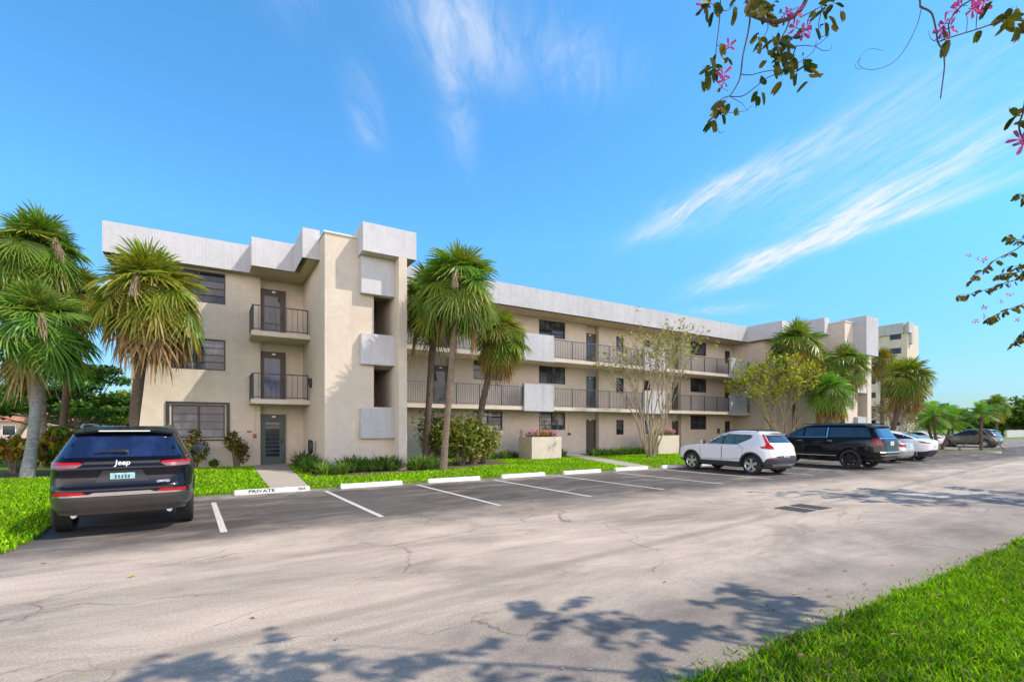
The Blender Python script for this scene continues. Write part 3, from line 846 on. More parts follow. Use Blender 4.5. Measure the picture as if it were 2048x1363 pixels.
# --- long gallery wing
XE = 37.9
rw = MB()
def wx(p0, p1, y=YW): return XA(p0, y), XA(p1, y)
win = []      # (x0,x1,z0,z1,cols,rows,g1,g2)
doors = []
def trio(p0, p1, zs, cols, rows, gl):
    a, b_ = wx(p0, p1)
    for (z0, z1), r, g in zip(zs, rows, gl): win.append((a, b_, z0, z1, cols, r, g[0], g[1]))
KZ = [(1.62, 2.72), (4.54, 5.62), (7.43, 8.50)]
SZ = [(1.28, 2.30), (4.16, 5.20), (7.05, 8.09)]
D, P, B = 'dark_glass', 'pale_glass', 'blind_glass'
trio(947, 1005, KZ, 2, (4, 2, 4), ((D, B), (D, P), (P, D)))
trio(1078, 1130.5, KZ, 2, (4, 2, 4), ((D, B), (D, P), (P, D)))
trio(1232.5, 1247.5, SZ, 1, (3, 2, 3), ((D, P), (D, None), (D, P)))
trio(1287, 1300.5, SZ, 1, (3, 2, 3), ((D, P), (D, None), (D, P)))
trio(1381, 1412.6, KZ, 2, (2, 2, 4), ((D, None), (D, P), (D, P)))
trio(1449.7, 1460, SZ, 1, (2, 3, 3), ((D, None), (D, P), (D, P)))
trio(1517, 1537, KZ, 2, (4, 2, 4), ((D, P), (D, None), (D, P)))
for p0, p1 in ((861.5, 897), (1166, 1190), (1337, 1354.5), (1489, 1502.5)):
    a, b_ = wx(p0, p1, YR); doors.append((a, b_))
recs = []
for (a, b_) in doors: recs.append((a - 0.03, b_ + 0.03))
segs = []; x = 6.84
for (a, b_) in recs: segs.append((x, a)); x = b_
segs.append((x, XE))
for (a, b_) in segs:
    wall_holes(rw, YW, a, b_, -0.05, ZS + 0.01, [(w_[0], w_[1], w_[2], w_[3]) for w_ in win if a < w_[0] and w_[1] < b_])
for (a, b_) in recs:
    wall_holes(rw, YR, a, b_, -0.05, ZS + 0.01, [])
    rw.quad((a, YW, -0.05), (a, YR, -0.05), (a, YR, ZS), (a, YW, ZS)); rw.quad((b_, YR, -0.05), (b_, YW, -0.05), (b_, YW, ZS), (b_, YR, ZS))
rw.build('wall', M['wall'], bld)
for i, w_ in enumerate(win): window(w_[0], w_[1], w_[2], w_[3], YW, w_[4], w_[5], w_[6], w_[7], seed=20 + i)
dst = [[('lattice', 'door_brown'), ('lattice', 'door_brown'), ('lattice', 'door_brown')],
       [('plain', 'door_brown'), ('glazed', 'door_teal'), ('lattice', 'door_brown')],
       [('plain', 'door_brown'), ('plain', 'door_brown'), ('plain', 'door_brown')],
       [('plain', 'door_brown'), ('glazed', 'door_teal'), ('plain', 'door_brown')]]
for (a, b_), ss in zip(doors, dst):
    for fz, (st, fr) in zip((F1, F2, F3), ss): door(a, b_, fz, fz + 2.22, YR, st, fr)
for fz in (F2, F3):
    MB().box(6.842, XE, YG + 0.03, YW - 0.002, fz - 0.21, fz).build('gallery_slab', M['slab'], bld)
PAN = ((15.12, 17.2), (24.75, 26.75), (34.15, 36.2))
for fz in (F2, F3):
    x = 6.86
    for i, (a, b_) in enumerate(PAN):
        MB().box(a, b_, YG - 0.10, YG + 0.12, fz - 0.27, fz + 1.28).build('privacy_panel', M['white'], bld)
        railing([(x, YG + 0.09), (a - 0.01, YG + 0.09)], fz, fz + 1.13, M['rail'], M['rail_post'], 0.125, 1.45)
        x = b_ + 0.01
    railing([(x, YG + 0.09), (XE, YG + 0.09)], fz, fz + 1.13, M['rail'], M['rail_post'], 0.125, 1.45)
parapet_run([(7.245, YG), (36.38, YG)], ZS, ZP, M['white'])
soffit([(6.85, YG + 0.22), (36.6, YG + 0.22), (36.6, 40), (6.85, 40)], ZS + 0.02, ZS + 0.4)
for (px, z0, z1, y0) in ((1044, 1.0, 1.62, 24.7), (1138, 1.28, 1.42, 24.82), (1436, 1.3, 1.7, 24.8)):
    x = XA(px, 24.9); b = MB(); b.box(x - 0.11, x + 0.11, y0, 24.899, z0, z1); b.box(x - 0.09, x + 0.09, y0 - 0.012, y0, z0 + 0.04, z1 - 0.04)
    b.build('meter_box', M['door_brown'] if px > 1100 else M['slab'], bld)
x = XA(1137, 24.9); b = MB(); b.tube([(x, 24.885, 1.42), (x, 24.885, 2.76)], 0.014, 6); b.build('conduit', M['slab'], bld)

# --- second stair tower, further on and nearer the road
DX2, DY2 = 34.9, -2.8
stair_tower(DX2, DY2, True)
step_parapets(DX2, DY2, left_to=23.41)
soffit([(36.6, 20.62), (38.27, 20.62), (38.27, 18.46), (38.69, 18.46), (38.69, 26), (36.6, 26)], ZS + 0.02, ZS + 0.4)
w2 = MB()
wall_holes(w2, 22.1, 36.9, 38.7, -0.05, ZS + 0.01, [])
w2.quad((36.9, YW, -0.05), (36.9, 22.1, -0.05), (36.9, 22.1, ZS), (36.9, YW, ZS))
wall_holes(w2, 22.1, 41.8, 52.0, -0.05, ZP, [])
w2.quad((52, 22.1, -0.05), (52, 34, -0.05), (52, 34, ZP), (52, 22.1, ZP))
w2.build('wall', M['wall'], bld)
# roof deck
MB().prism([(-3.3, 24.7), (1.5, 24.7), (1.5, 23.5), (3.4, 23.5), (3.4, 21.3), (3.79, 21.3), (3.79, 25.22), (6.85, 25.22), (6.85, YG + 0.23), (36.6, YG + 0.23), (36.6, 39.9), (-3.3, 39.9)], 9.0, 9.2).build('roof', M['concrete'], bld)
v = thing('roof_vent', 'small grey louvred roof vent box behind the stepped white parapet by the stair tower', 'vent', (3.5, 22.2, 9.4))
b = MB(); b.box(3.30, 3.74, 22.0, 22.5, 9.2, 9.98); b.box(3.26, 3.78, 21.96, 22.54, 9.98, 10.03); b.build('casing', M['coping'], v)
b = MB()
for i in range(5): b.box(3.34, 3.70, 21.972, 21.999, 9.42 + i * 0.1, 9.46 + i * 0.1)
b.build('louvre', M['rail'], v)

# --- the mid-rise far behind
mr = thing('mid_rise_block', 'distant taller beige apartment block rising behind the second stair tower', 'apartment block', (118, 41, 0))
b = MB(); X0, X1, Y0, Y1, ZT = 118.0, 123.4, 41.2, 60.0, 22.5
wl = [(Y0 + 0.7 + i * 3.4, 0) for i in range(5)]
b.box(X0, X1, Y0, Y1, -0.05, ZT); b.build('wall', M['wall'], mr)
b = MB(); b.box(X0 - 0.5, X0 - 0.01, Y0 + 0.5, Y1, ZT - 1.9, ZT + 0.2); b.box(X0 + 0.7, X0 + 1.7, Y0 - 0.5, Y0 - 0.01, ZT - 4.0, ZT + 0.15); b.box(X0 - 0.5, X0 + 0.7, Y0 - 0.5, Y0 - 0.01, ZT - 1.9, ZT + 0.2)
b.build('parapet', M['white'], mr)
for fl in range(7):
    for yy in (42.2, 46.6, 51.0, 55.4):
        zz = 2.2 + fl * 2.9
        w = MB(); w.box(X0 - 0.05, X0 - 0.001, yy, yy + 1.9, zz, zz + 1.15)
        w.build('window', M['dark_glass'], mr)
# ------------------------------------------------------------------ cars
class Shell:
    """car body as stacked plan outlines: at each height z the rear y, the front y, the half width and the squareness"""
    def __init__(s, lev, smooth=1):
        lev = sorted(lev)
        zs = [l[0] for l in lev]
        s.z0, s.z1 = zs[0], zs[-1]
        zz = np.linspace(s.z0, s.z1, 181)
        cols = []
        for i in range(1, 5):
            c = np.interp(zz, zs, [l[i] for l in lev])
            for _ in range(smooth):
                c2 = c.copy(); c2[1:-1] = (c[:-2] + 2 * c[1:-1] + c[2:]) / 4; c = c2
            cols.append(c)
        s.zz, s.cols = zz, cols
    def at(s, z):
        return [float(np.interp(z, s.zz, c)) for c in s.cols]
    def side(s, y, z):
        yr, yf, w, n = s.at(z); yc, a = (yr + yf) / 2, (yf - yr) / 2
        q = min(0.9999, abs((y - yc) / a))
        return w * (1 - q ** n) ** (1 / n)
    def end(s, x, z, e):
        yr, yf, w, n = s.at(z); yc, a = (yr + yf) / 2, (yf - yr) / 2
        q = min(0.9999, abs(x / w))
        return yc + e * a * (1 - q ** n) ** (1 / n)
    def wrap(s, t, z):          # t: metres along the rear from the middle, continuing round the corner along the side
        yr, yf, w, n = s.at(z); yc, a = (yr + yf) / 2, (yf - yr) / 2
        sg = 1 if t >= 0 else -1; t = abs(t)
        dx, dy = (t, -a) if t <= w else (w, -a + (t - w))
        k = (abs(dx / w) ** n + abs(dy / a) ** n) ** (-1 / n)
        return Vector((sg * dx * k, yc + dy * k, z))
    def loft(s, zs, nper=120, off=0.0, mb=None):
        mb = mb or MB(); vs = []
        for z in zs:
            yr, yf, w, n = s.at(z); yr -= off; yf += off; w += off
            yc, a = (yr + yf) / 2, (yf - yr) / 2
            q = nper // 4
            pts = []
            for k in range(q): pts.append((w, -a + 2 * a * (k + 0.5) / q))
            for k in range(q): pts.append((w - 2 * w * (k + 0.5) / q, a))
            for k in range(q): pts.append((-w, a - 2 * a * (k + 0.5) / q))
            for k in range(q): pts.append((-w + 2 * w * (k + 0.5) / q, -a))
            for dx, dy in pts:
                kk = (abs(dx / w) ** n + abs(dy / a) ** n) ** (-1 / n)
                vs.append((dx * kk, yc + dy * kk, z))
        N = len(vs) // len(zs); fs = []
        for i in range(len(zs) - 1):
            for k in range(N):
                fs.append((i * N + k, i * N + (k + 1) % N, (i + 1) * N + (k + 1) % N, (i + 1) * N + k))
        fs.append(tuple(range(N))[::-1]); fs.append(tuple(range((len(zs) - 1) * N, len(zs) * N)))
        return mb.add(vs, fs)

def cut_arches(o, wheels, depth=0.34, dark=None):
    """wheel wells cut out of a closed shell"""
    cut = MB()
    for (wx_, wy, wr) in wheels:
        n = 36; x0, x1 = (wx_ - depth, wx_ + 0.4) if wx_ > 0 else (wx_ - 0.4, wx_ + depth)
        poly = [(wy + wr * math.cos(2 * PI * k / n), wr * 0.92 + wr * math.sin(2 * PI * k / n)) for k in range(n)]
        cut.prism_x(poly, x0, x1)
    me = bpy.data.meshes.new('c'); me.from_pydata(cut.v, [], cut.f); me.materials.append(dark)
    bm = bmesh.new(); bm.from_mesh(me); bmesh.ops.recalc_face_normals(bm, faces=bm.faces); bm.to_mesh(me); bm.free()
    co_ = bpy.data.objects.new('c', me); COL.objects.link(co_); co_.parent = o.parent
    bm = bmesh.new(); bm.from_mesh(o.data); bmesh.ops.recalc_face_normals(bm, faces=bm.faces); bm.to_mesh(o.data); bm.free()
    o.data.materials.append(dark)
    md = o.modifiers.new('b', 'BOOLEAN'); md.operation = 'DIFFERENCE'; md.solver = 'EXACT'; md.object = co_
    try: md.material_mode = 'TRANSFER'
    except Exception: pass
    bpy.context.view_layer.update()
    dg = bpy.context.evaluated_depsgraph_get()
    new = bpy.data.meshes.new_from_object(o.evaluated_get(dg))
    old = o.data; o.modifiers.remove(md); new.name = old.name; o.data = new
    bpy.data.objects.remove(co_); bpy.data.meshes.remove(me); bpy.data.meshes.remove(old)
    return o

def patch(poly, fn, off=0.004, step=0.07, depth=0.016):
    """a polygon in surface coordinates laid on the shell by fn(a,b)->point, with edge thickness"""
    bm = bmesh.new()
    vs = [bm.verts.new((p[0], p[1], 0)) for p in poly]
    bm.faces.new(vs)
    for ax in (0, 1):
        lo, hi = min(p[ax] for p in poly), max(p[ax] for p in poly)
        k = int((hi - lo) / step)
        for i in range(1, k + 1):
            c = [0, 0, 0]; nn = [0, 0, 0]; c[ax] = lo + (hi - lo) * i / (k + 1); nn[ax] = 1
            bmesh.ops.bisect_plane(bm, geom=bm.verts[:] + bm.edges[:] + bm.faces[:], plane_co=c, plane_no=nn, dist=1e-5)
    bm.verts.ensure_lookup_table()
    bnd = [(e.verts[0], e.verts[1]) for e in bm.edges if e.is_boundary]
    inner = {}; e_ = 0.01
    newpos = {}
    for v in bm.verts:
        a, b = v.co.x, v.co.y
        p = Vector(fn(a, b)); da = Vector(fn(a + e_, b)) - Vector(fn(a - e_, b)); db = Vector(fn(a, b + e_)) - Vector(fn(a, b - e_))
        nrm = da.cross(db)
        if nrm.length < 1e-9: nrm = Vector((p.x, 0, 0.2))
        nrm.normalize()
        if nrm.dot(Vector((p.x, p.y * 0.5, 0.3))) < 0: nrm = -nrm
        newpos[v] = (p + nrm * off, p - nrm * (depth - off))
    for a, b in bnd:
        for v in (a, b):
            if v not in inner: inner[v] = bm.verts.new(newpos[v][1])
    for v, (p, _) in newpos.items(): v.co = p
    for a, b in bnd: bm.faces.new((a, b, inner[b], inner[a]))
    bmesh.ops.recalc_face_normals(bm, faces=bm.faces)
    # outward
    c = Vector((0, 0, 0))
    mb = MB(); idx = {v: i for i, v in enumerate(bm.verts)}
    mb.add([v.co.copy() for v in bm.verts], [[idx[v] for v in f.verts] for f in bm.faces])
    bm.free(); return mb

def text_mb(txt, size, ext=0.003, shear=0.0, bold=0.0):
    cu = bpy.data.curves.new('t', 'FONT'); cu.body = txt; cu.size = size; cu.extrude = ext; cu.shear = shear; cu.offset = bold
    cu.align_x = 'CENTER'; cu.align_y = 'CENTER'; cu.resolution_u = 3
    o = bpy.data.objects.new('t', cu); COL.objects.link(o); bpy.context.view_layer.update()
    me = bpy.data.meshes.new_from_object(o.evaluated_get(bpy.context.evaluated_depsgraph_get()))
    vs = [v.co.copy() for v in me.vertices]; fs = [tuple(p.vertices) for p in me.polygons]
    bpy.data.objects.remove(o); bpy.data.curves.remove(cu); bpy.data.meshes.remove(me)
    return vs, fs

def make_wheel(parent, x, y, r, width, style, rim_mat, proto={}):
    """hub with tyre and rim, shared between the four wheels of a car"""
    sg = 1 if x > 0 else -1
    key = (parent.name, sg)
    if key in proto:
        src = proto[key]; w = copy_tree(src, parent); w.location = (x, y, r); return w
    hub = MB(); hub.lathe([(0.001, -0.06), (r * 0.55, -0.06), (r * 0.55, 0.02), (0.001, 0.02)], 20, 'x')
    w = hub.build('wheel', M['hub'], parent, 40, local=True); w.location = (x, y, r)
    h = width / 2; rr = r * 0.70
    t = MB()
    prof = [(rr, -h * 0.86), (rr + 0.02, -h * 0.95), (r * 0.88, -h), (r * 0.965, -h * 0.90), (r, -h * 0.70)]
    for k in range(-2, 3):
        xk = k * h * 0.26
        prof += [(r, xk - h * 0.085), (r - 0.009, xk - h * 0.07), (r - 0.009, xk + h * 0.07), (r, xk + h * 0.085)]
    prof += [(r, h * 0.70), (r * 0.965, h * 0.90), (r * 0.88, h), (rr + 0.02, h * 0.95), (rr, h * 0.86), (rr, -h * 0.86)]
    t.lathe(prof, 40, 'x'); t.build('tyre', M['rubber'], w, 35, local=True)
    m = MB(); xo = sg * h * 0.72
    m.lathe([(rr, sg * h * 0.86), (rr * 0.985, sg * h * 0.93), (rr * 0.90, sg * h * 0.80), (rr * 0.88, xo * 0.2), (rr * 0.99, -xo)], 40, 'x')
    m.lathe([(0.001, xo + sg * 0.012), (r * 0.12, xo + sg * 0.010), (r * 0.16, xo - sg * 0.02)], 20, 'x')
    ns, wd0, wd1 = style
    for k in range(ns):
        a = 2 * PI * k / ns + 0.3
        ca, sa = math.cos(a), math.sin(a)
        def P(rad, tang, xx): return (xx, rad * ca - tang * sa, rad * sa + tang * ca)
        r0, r1 = r * 0.08, rr * 0.93
        vs = [P(r0, -wd0 * r, xo), P(r1, -wd1 * r, sg * h * 0.80), P(r1, wd1 * r, sg * h * 0.80), P(r0, wd0 * r, xo),
              P(r0, -wd0 * r * 0.9, xo - sg * 0.04), P(r1, -wd1 * r * 0.9, sg * h * 0.6), P(r1, wd1 * r * 0.9, sg * h * 0.6), P(r0, wd0 * r * 0.9, xo - sg * 0.04)]
        m.add(vs, [(0, 1, 2, 3), (0, 4, 5, 1), (2, 6, 7, 3), (1, 5, 6, 2)])
    m.build('rim', rim_mat, w, 30, local=True)
    proto[key] = w
    return w

def build_car(label, cat, loc, rz, S):
    car = thing(S['name'], label, cat, loc, rz)
    sh = Shell(S['lev'], S.get('smooth', 2))
    z0, z1 = sh.z0, sh.z1
    r, wy, tr = S['wr'], S['wy'], S['track']
    arch = [(sx * tr, y, r * 1.12) for sx in (1, -1) for y in wy]
    zs = list(np.linspace(z0, z1 - 0.10, 46)) + [z1 - 0.10 + 0.10 * t for t in (0.3, 0.55, 0.75, 0.88, 0.96, 1.0)]
    body = sh.loft(zs, 160).build('body', S['paint'], car, None, local=True)
    cut_arches(body, arch, 0.30, M['hub'])
    body.data.polygons.foreach_set('use_smooth', [True] * len(body.data.polygons)); body.data.set_sharp_from_angle(angle=R(32))
    # lower cladding / bumper band
    zc = S.get('clad_top')
    if zc:
        cl = sh.loft(list(np.linspace(z0 - 0.03, zc, 8)), 160, 0.008).build('bumper_cladding', S.get('clad_mat', M['cladding']), car, None, local=True)
        cut_arches(cl, [(a, b, c * 1.0) for a, b, c in arch], 0.30, M['hub'])
        cl.data.polygons.foreach_set('use_smooth', [True] * len(cl.data.polygons)); cl.data.set_sharp_from_angle(angle=R(32))
    def side_fn(sg): return lambda y, z: (sg * sh.side(y, z), y, z)
    def end_fn(e): return lambda x, z: (x, sh.end(x, z, e), z)
    # arch flares
    if S.get('flare'):
        for sx in (1, -1):
            for y in wy:
                k = 26; ra, rb = r * 1.10, r * 1.10 + S['flare']; zc_ = r * 0.92 * 1.12
                q = MB(); ring = []
                for i in range(k + 1):
                    a = R(-14) + R(208) * i / k
                    ring.append((math.cos(a), math.sin(a)))
                vs = []
                for (c, s_) in ring:
                    for rad, o_ in ((ra, -0.03), (ra, 0.016), (rb, 0.014), (rb, -0.01)):
                        yy, zz_ = y + rad * c, max(z0 - 0.02, zc_ + rad * s_)
                        vs.append((sx * (sh.side(yy, max(zz_, z0)) + o_), yy, zz_))
                fs = []
                for i in range(k):
                    for j in range(3):
                        fs.append((i * 4 + j, i * 4 + j + 1, (i + 1) * 4 + j + 1, (i + 1) * 4 + j))
                q.add(vs, fs); q.build('wheel_arch', S.get('flare_mat', M['trim']), car, 40, local=True)
    for sx in (1, -1):
        for y in wy: make_wheel(car, sx * (tr - 0.115), y, r, S['tyre_w'], S['rim'], S['rim_mat'])
    # glass
    for sx in (1, -1):
        for poly in S['side_glass']:
            patch(poly, side_fn(sx), 0.004, 0.09).build('window', S.get('sglass', M['car_glass']), car, 30, local=True)
        for poly in S.get('side_dark', []):
            patch(poly, side_fn(sx), 0.003, 0.09).build('pillar_trim', M['trim'], car, 30, local=True)
        for poly in S.get('side_chrome', []):
            patch(poly, side_fn(sx), 0.007, 0.2, 0.012).build('chrome_strip', M['chrome'], car, 30, local=True)
        for poly in S['doors']:
            d = None
            # shut lines: thin dark seams round each door
            q = MB()
            for (a, b_) in zip(poly, poly[1:] + poly[:1]):
                L = math.hypot(b_[0] - a[0], b_[1] - a[1])
                if L < 0.05: continue
                nx, nz = -(b_[1] - a[1]) / L * 0.006, (b_[0] - a[0]) / L * 0.006
                k = max(1, int(L / 0.08))
                for i in range(k):
                    p0 = (a[0] + (b_[0] - a[0]) * i / k, a[1] + (b_[1] - a[1]) * i / k); p1 = (a[0] + (b_[0] - a[0]) * (i + 1) / k, a[1] + (b_[1] - a[1]) * (i + 1) / k)
                    pp = [(p0[0] - nx, p0[1] - nz), (p0[0] + nx, p0[1] + nz), (p1[0] + nx, p1[1] + nz), (p1[0] - nx, p1[1] - nz)]
                    q.add([(sx * (sh.side(y_, z_) + 0.003), y_, z_) for y_, z_ in pp], [(0, 1, 2, 3)])
            d = q.build('door', M['trim'], car, local=True)
            ymin = min(p[0] for p in poly); zt = max(p[1] for p in poly)
            hy, hz = ymin + 0.16, zt - 0.13
            h = MB(); xs_ = sh.side(hy, hz)
            h.tube([(sx * (xs_ + 0.002), hy - 0.10, hz), (sx * (xs_ + 0.028), hy - 0.08, hz), (sx * (xs_ + 0.028), hy + 0.08, hz), (sx * (xs_ + 0.002), hy + 0.10, hz)], 0.013, 6)
            h.build('handle', S.get('handle_mat', S['paint']), d, 40, local=True)
        # mirror
        my, mz = S['mirror']; xs_ = sh.side(my, mz)
        q = MB(); q.tube([(sx * (xs_ - 0.03), my, mz - 0.02), (sx * (xs_ + 0.10), my - 0.01, mz + 0.02)], 0.025, 8)
        n = 14; vs = []
        for i, (yy, sc) in enumerate(((0.075, 0.35), (0.06, 0.75), (0.01, 1.0), (-0.05, 1.0), (-0.065, 0.97))):
            for k in range(n):
                a = 2 * PI * k / n; ca, sa = math.cos(a), math.sin(a)
                vs.append((sx * (xs_ + 0.17 + 0.115 * sc * math.copysign(abs(ca) ** 0.6, ca)), my + yy, mz + 0.075 + 0.085 * sc * math.copysign(abs(sa) ** 0.6, sa)))
        fs = [(i * n + k, i * n + (k + 1) % n, (i + 1) * n + (k + 1) % n, (i + 1) * n + k) for i in range(4) for k in range(n)]
        fs.append(tuple(range(n)))
        q.add(vs, fs); mo = q.build('mirror', S.get('mirror_mat', S['paint']), car, 35, local=True)
        q = MB(); q.add([(p[0], p[1] - 0.001, p[2]) for p in vs[4 * n:]], [tuple(range(n))]); q.build('mirror_glass', M['pale_glass'], mo, local=True)
        if S.get('rails'):
            ya, yb, zr, xr = S['rails']
            q = MB(); q.tube([(sx * xr, ya, zr - 0.05), (sx * xr, ya + 0.12, zr), (sx * xr, (ya + yb) / 2, zr + 0.012), (sx * xr, yb - 0.15, zr - 0.005), (sx * xr, yb, zr - 0.06)], 0.018, 8)
            q.build('roof_rail', S.get('rail_mat', M['black_metal']), car, 40, local=True)
        # head lamp
        zh = S['head_z']
        patch([(sx * 0.45, zh - 0.07), (sx * 0.80, zh - 0.07), (sx * 0.80, zh + 0.07), (sx * 0.45, zh + 0.05)], end_fn(1), 0.006, 0.1).build('headlight', M['lamp_clear'], car, 30, local=True)
    patch(S['rear_glass'], end_fn(-1), 0.004, 0.09).build('rear_window', S.get('rglass', M['rear_glass_blue']), car, 30, local=True)
    patch(S['windshield'], end_fn(1), 0.004, 0.09).build('windscreen', M['car_glass'], car, 30, local=True)
    for nm, polys, mat, mode, off in S['rear_parts']:
        for poly in polys:
            fn = (lambda t, z: tuple(sh.wrap(t, z))) if mode == 'wrap' else end_fn(-1)
            patch(poly, fn, off, 0.06, off + 0.012).build(nm, mat, car, 30, local=True)
    if S.get('spoiler'):
        zt, y0_, w_, dz, ln = S['spoiler']
        q = MB(); vs = []; n = 14
        for i in range(n + 1):
            x = -w_ + 2 * w_ * i / n; e = abs(x / w_) ** 3 * 0.09; dr = abs(x / w_) ** 3 * 0.05
            vs += [(x, y0_ + 0.25, zt - dr + 0.01), (x, y0_ - ln + e, zt - 0.05 - dr), (x, y0_ - ln + e + 0.01, zt - 0.05 - dz - dr), (x, y0_ + 0.1, zt - 0.05 - dz - dr)]
        fs = [(i * 4 + j, i * 4 + (j + 1) % 4, (i + 1) * 4 + (j + 1) % 4, (i + 1) * 4 + j) for i in range(n) for j in range(4)]
        fs += [(0, 1, 2, 3), tuple(4 * n + j for j in (3, 2, 1, 0))]
        q.add(vs, fs); q.build('spoiler', S.get('spoiler_mat', S['paint']), car, 30, local=True)
        q = MB(); q.box(-0.34, 0.34, y0_ - ln - 0.004, y0_ - ln + 0.02, zt - 0.075, zt - 0.058); q.build('brake_light', S.get('brake_mat', M['tail_dark']), car, local=True)
    # licence plate
    px, pz, pm = S['plate']
    yb = min(sh.end(px - 0.1, pz, -1), sh.end(px + 0.1, pz, -1)) - 0.012
    q = MB(); q.box(px - 0.158, px + 0.158, yb - 0.006, yb + 0.03, pz - 0.08, pz + 0.08); pl = q.build('licence_plate', pm, car, local=True)
    q = MB()
    for t in range(S.get('plate_marks', 5)): q.box(px - 0.10 + t * 0.042, px - 0.075 + t * 0.042, yb - 0.0075, yb - 0.005, pz - 0.03, pz + 0.028)
    q.build('plate_marking', M['rail'], pl, local=True)
    # underbody and pipes
    q = MB(); q.box(-tr + 0.32, tr - 0.32, wy[0] - 0.65, wy[1] + 0.6, z0 - 0.10, z0 + 0.06)
    q.tube([(-tr + 0.2, wy[0], r), (tr - 0.2, wy[0], r)], 0.06, 8); q.tube([(-tr + 0.2, wy[1], r), (tr - 0.2, wy[1], r)], 0.05, 8)
    q.build('underbody', M['hub'], car, local=True)
    if S.get('pipes'):
        for sx in (1, -1):
            q = MB(); q.tube([(sx * 0.55, wy[0] + 0.1, z0 - 0.03), (sx * 0.6, wy[0] - 0.5, z0 - 0.04), (sx * 0.62, sh.at(z0)[0] + 0.05, z0 - 0.04)], 0.04, 10)
            q.build('exhaust', M['alloy'], car, 40, local=True)
    for (txt, size, x, z, shr) in S.get('badges', []):
        vs, fs = text_mb(txt, size, 0.004, shr, 0.0015 if size > 0.1 else 0.0006)
        y = sh.end(x, z - size * 0.5, -1) - 0.018
        q = MB(); q.add([(x + v.x, y - v.z, z + v.y) for v in vs], fs); q.build('badge', M['badge'], car, local=True)
    if S.get('wiper'):
        xa, xb, z = S['wiper']; q = MB()
        ys = lambda x, zz: sh.end(x, zz, -1) - 0.035
        q.tube([(xb, ys(xb, z), z), (xb - 0.05, ys(xb - .05, z), z + 0.02), ((xa + xb) / 2, ys((xa + xb) / 2, z + .02), z + 0.018), (xa, ys(xa, z), z)], [0.035, 0.034, 0.022, 0.012], 8)
        q.build('wiper', M['black_metal'], car, 40, local=True)
    if S.get('fin'):
        y, z = S['fin']; q = MB()
        q.add([(-0.02, y - 0.08, z), (0.02, y - 0.08, z), (0.02, y + 0.10, z), (-0.02, y + 0.10, z), (-0.004, y - 0.10, z + 0.085), (0.004, y - 0.10, z + 0.085), (0.003, y - 0.04, z + 0.08), (-0.003, y - 0.04, z + 0.08)],
              [(0, 1, 5, 4), (1, 2, 6, 5), (2, 3, 7, 6), (3, 0, 4, 7), (4, 5, 6, 7)])
        q.build('antenna', S['paint'], car, local=True)
    return car

def mir(polys): return polys + [[(-a, b) for a, b in p][::-1] for p in polys]

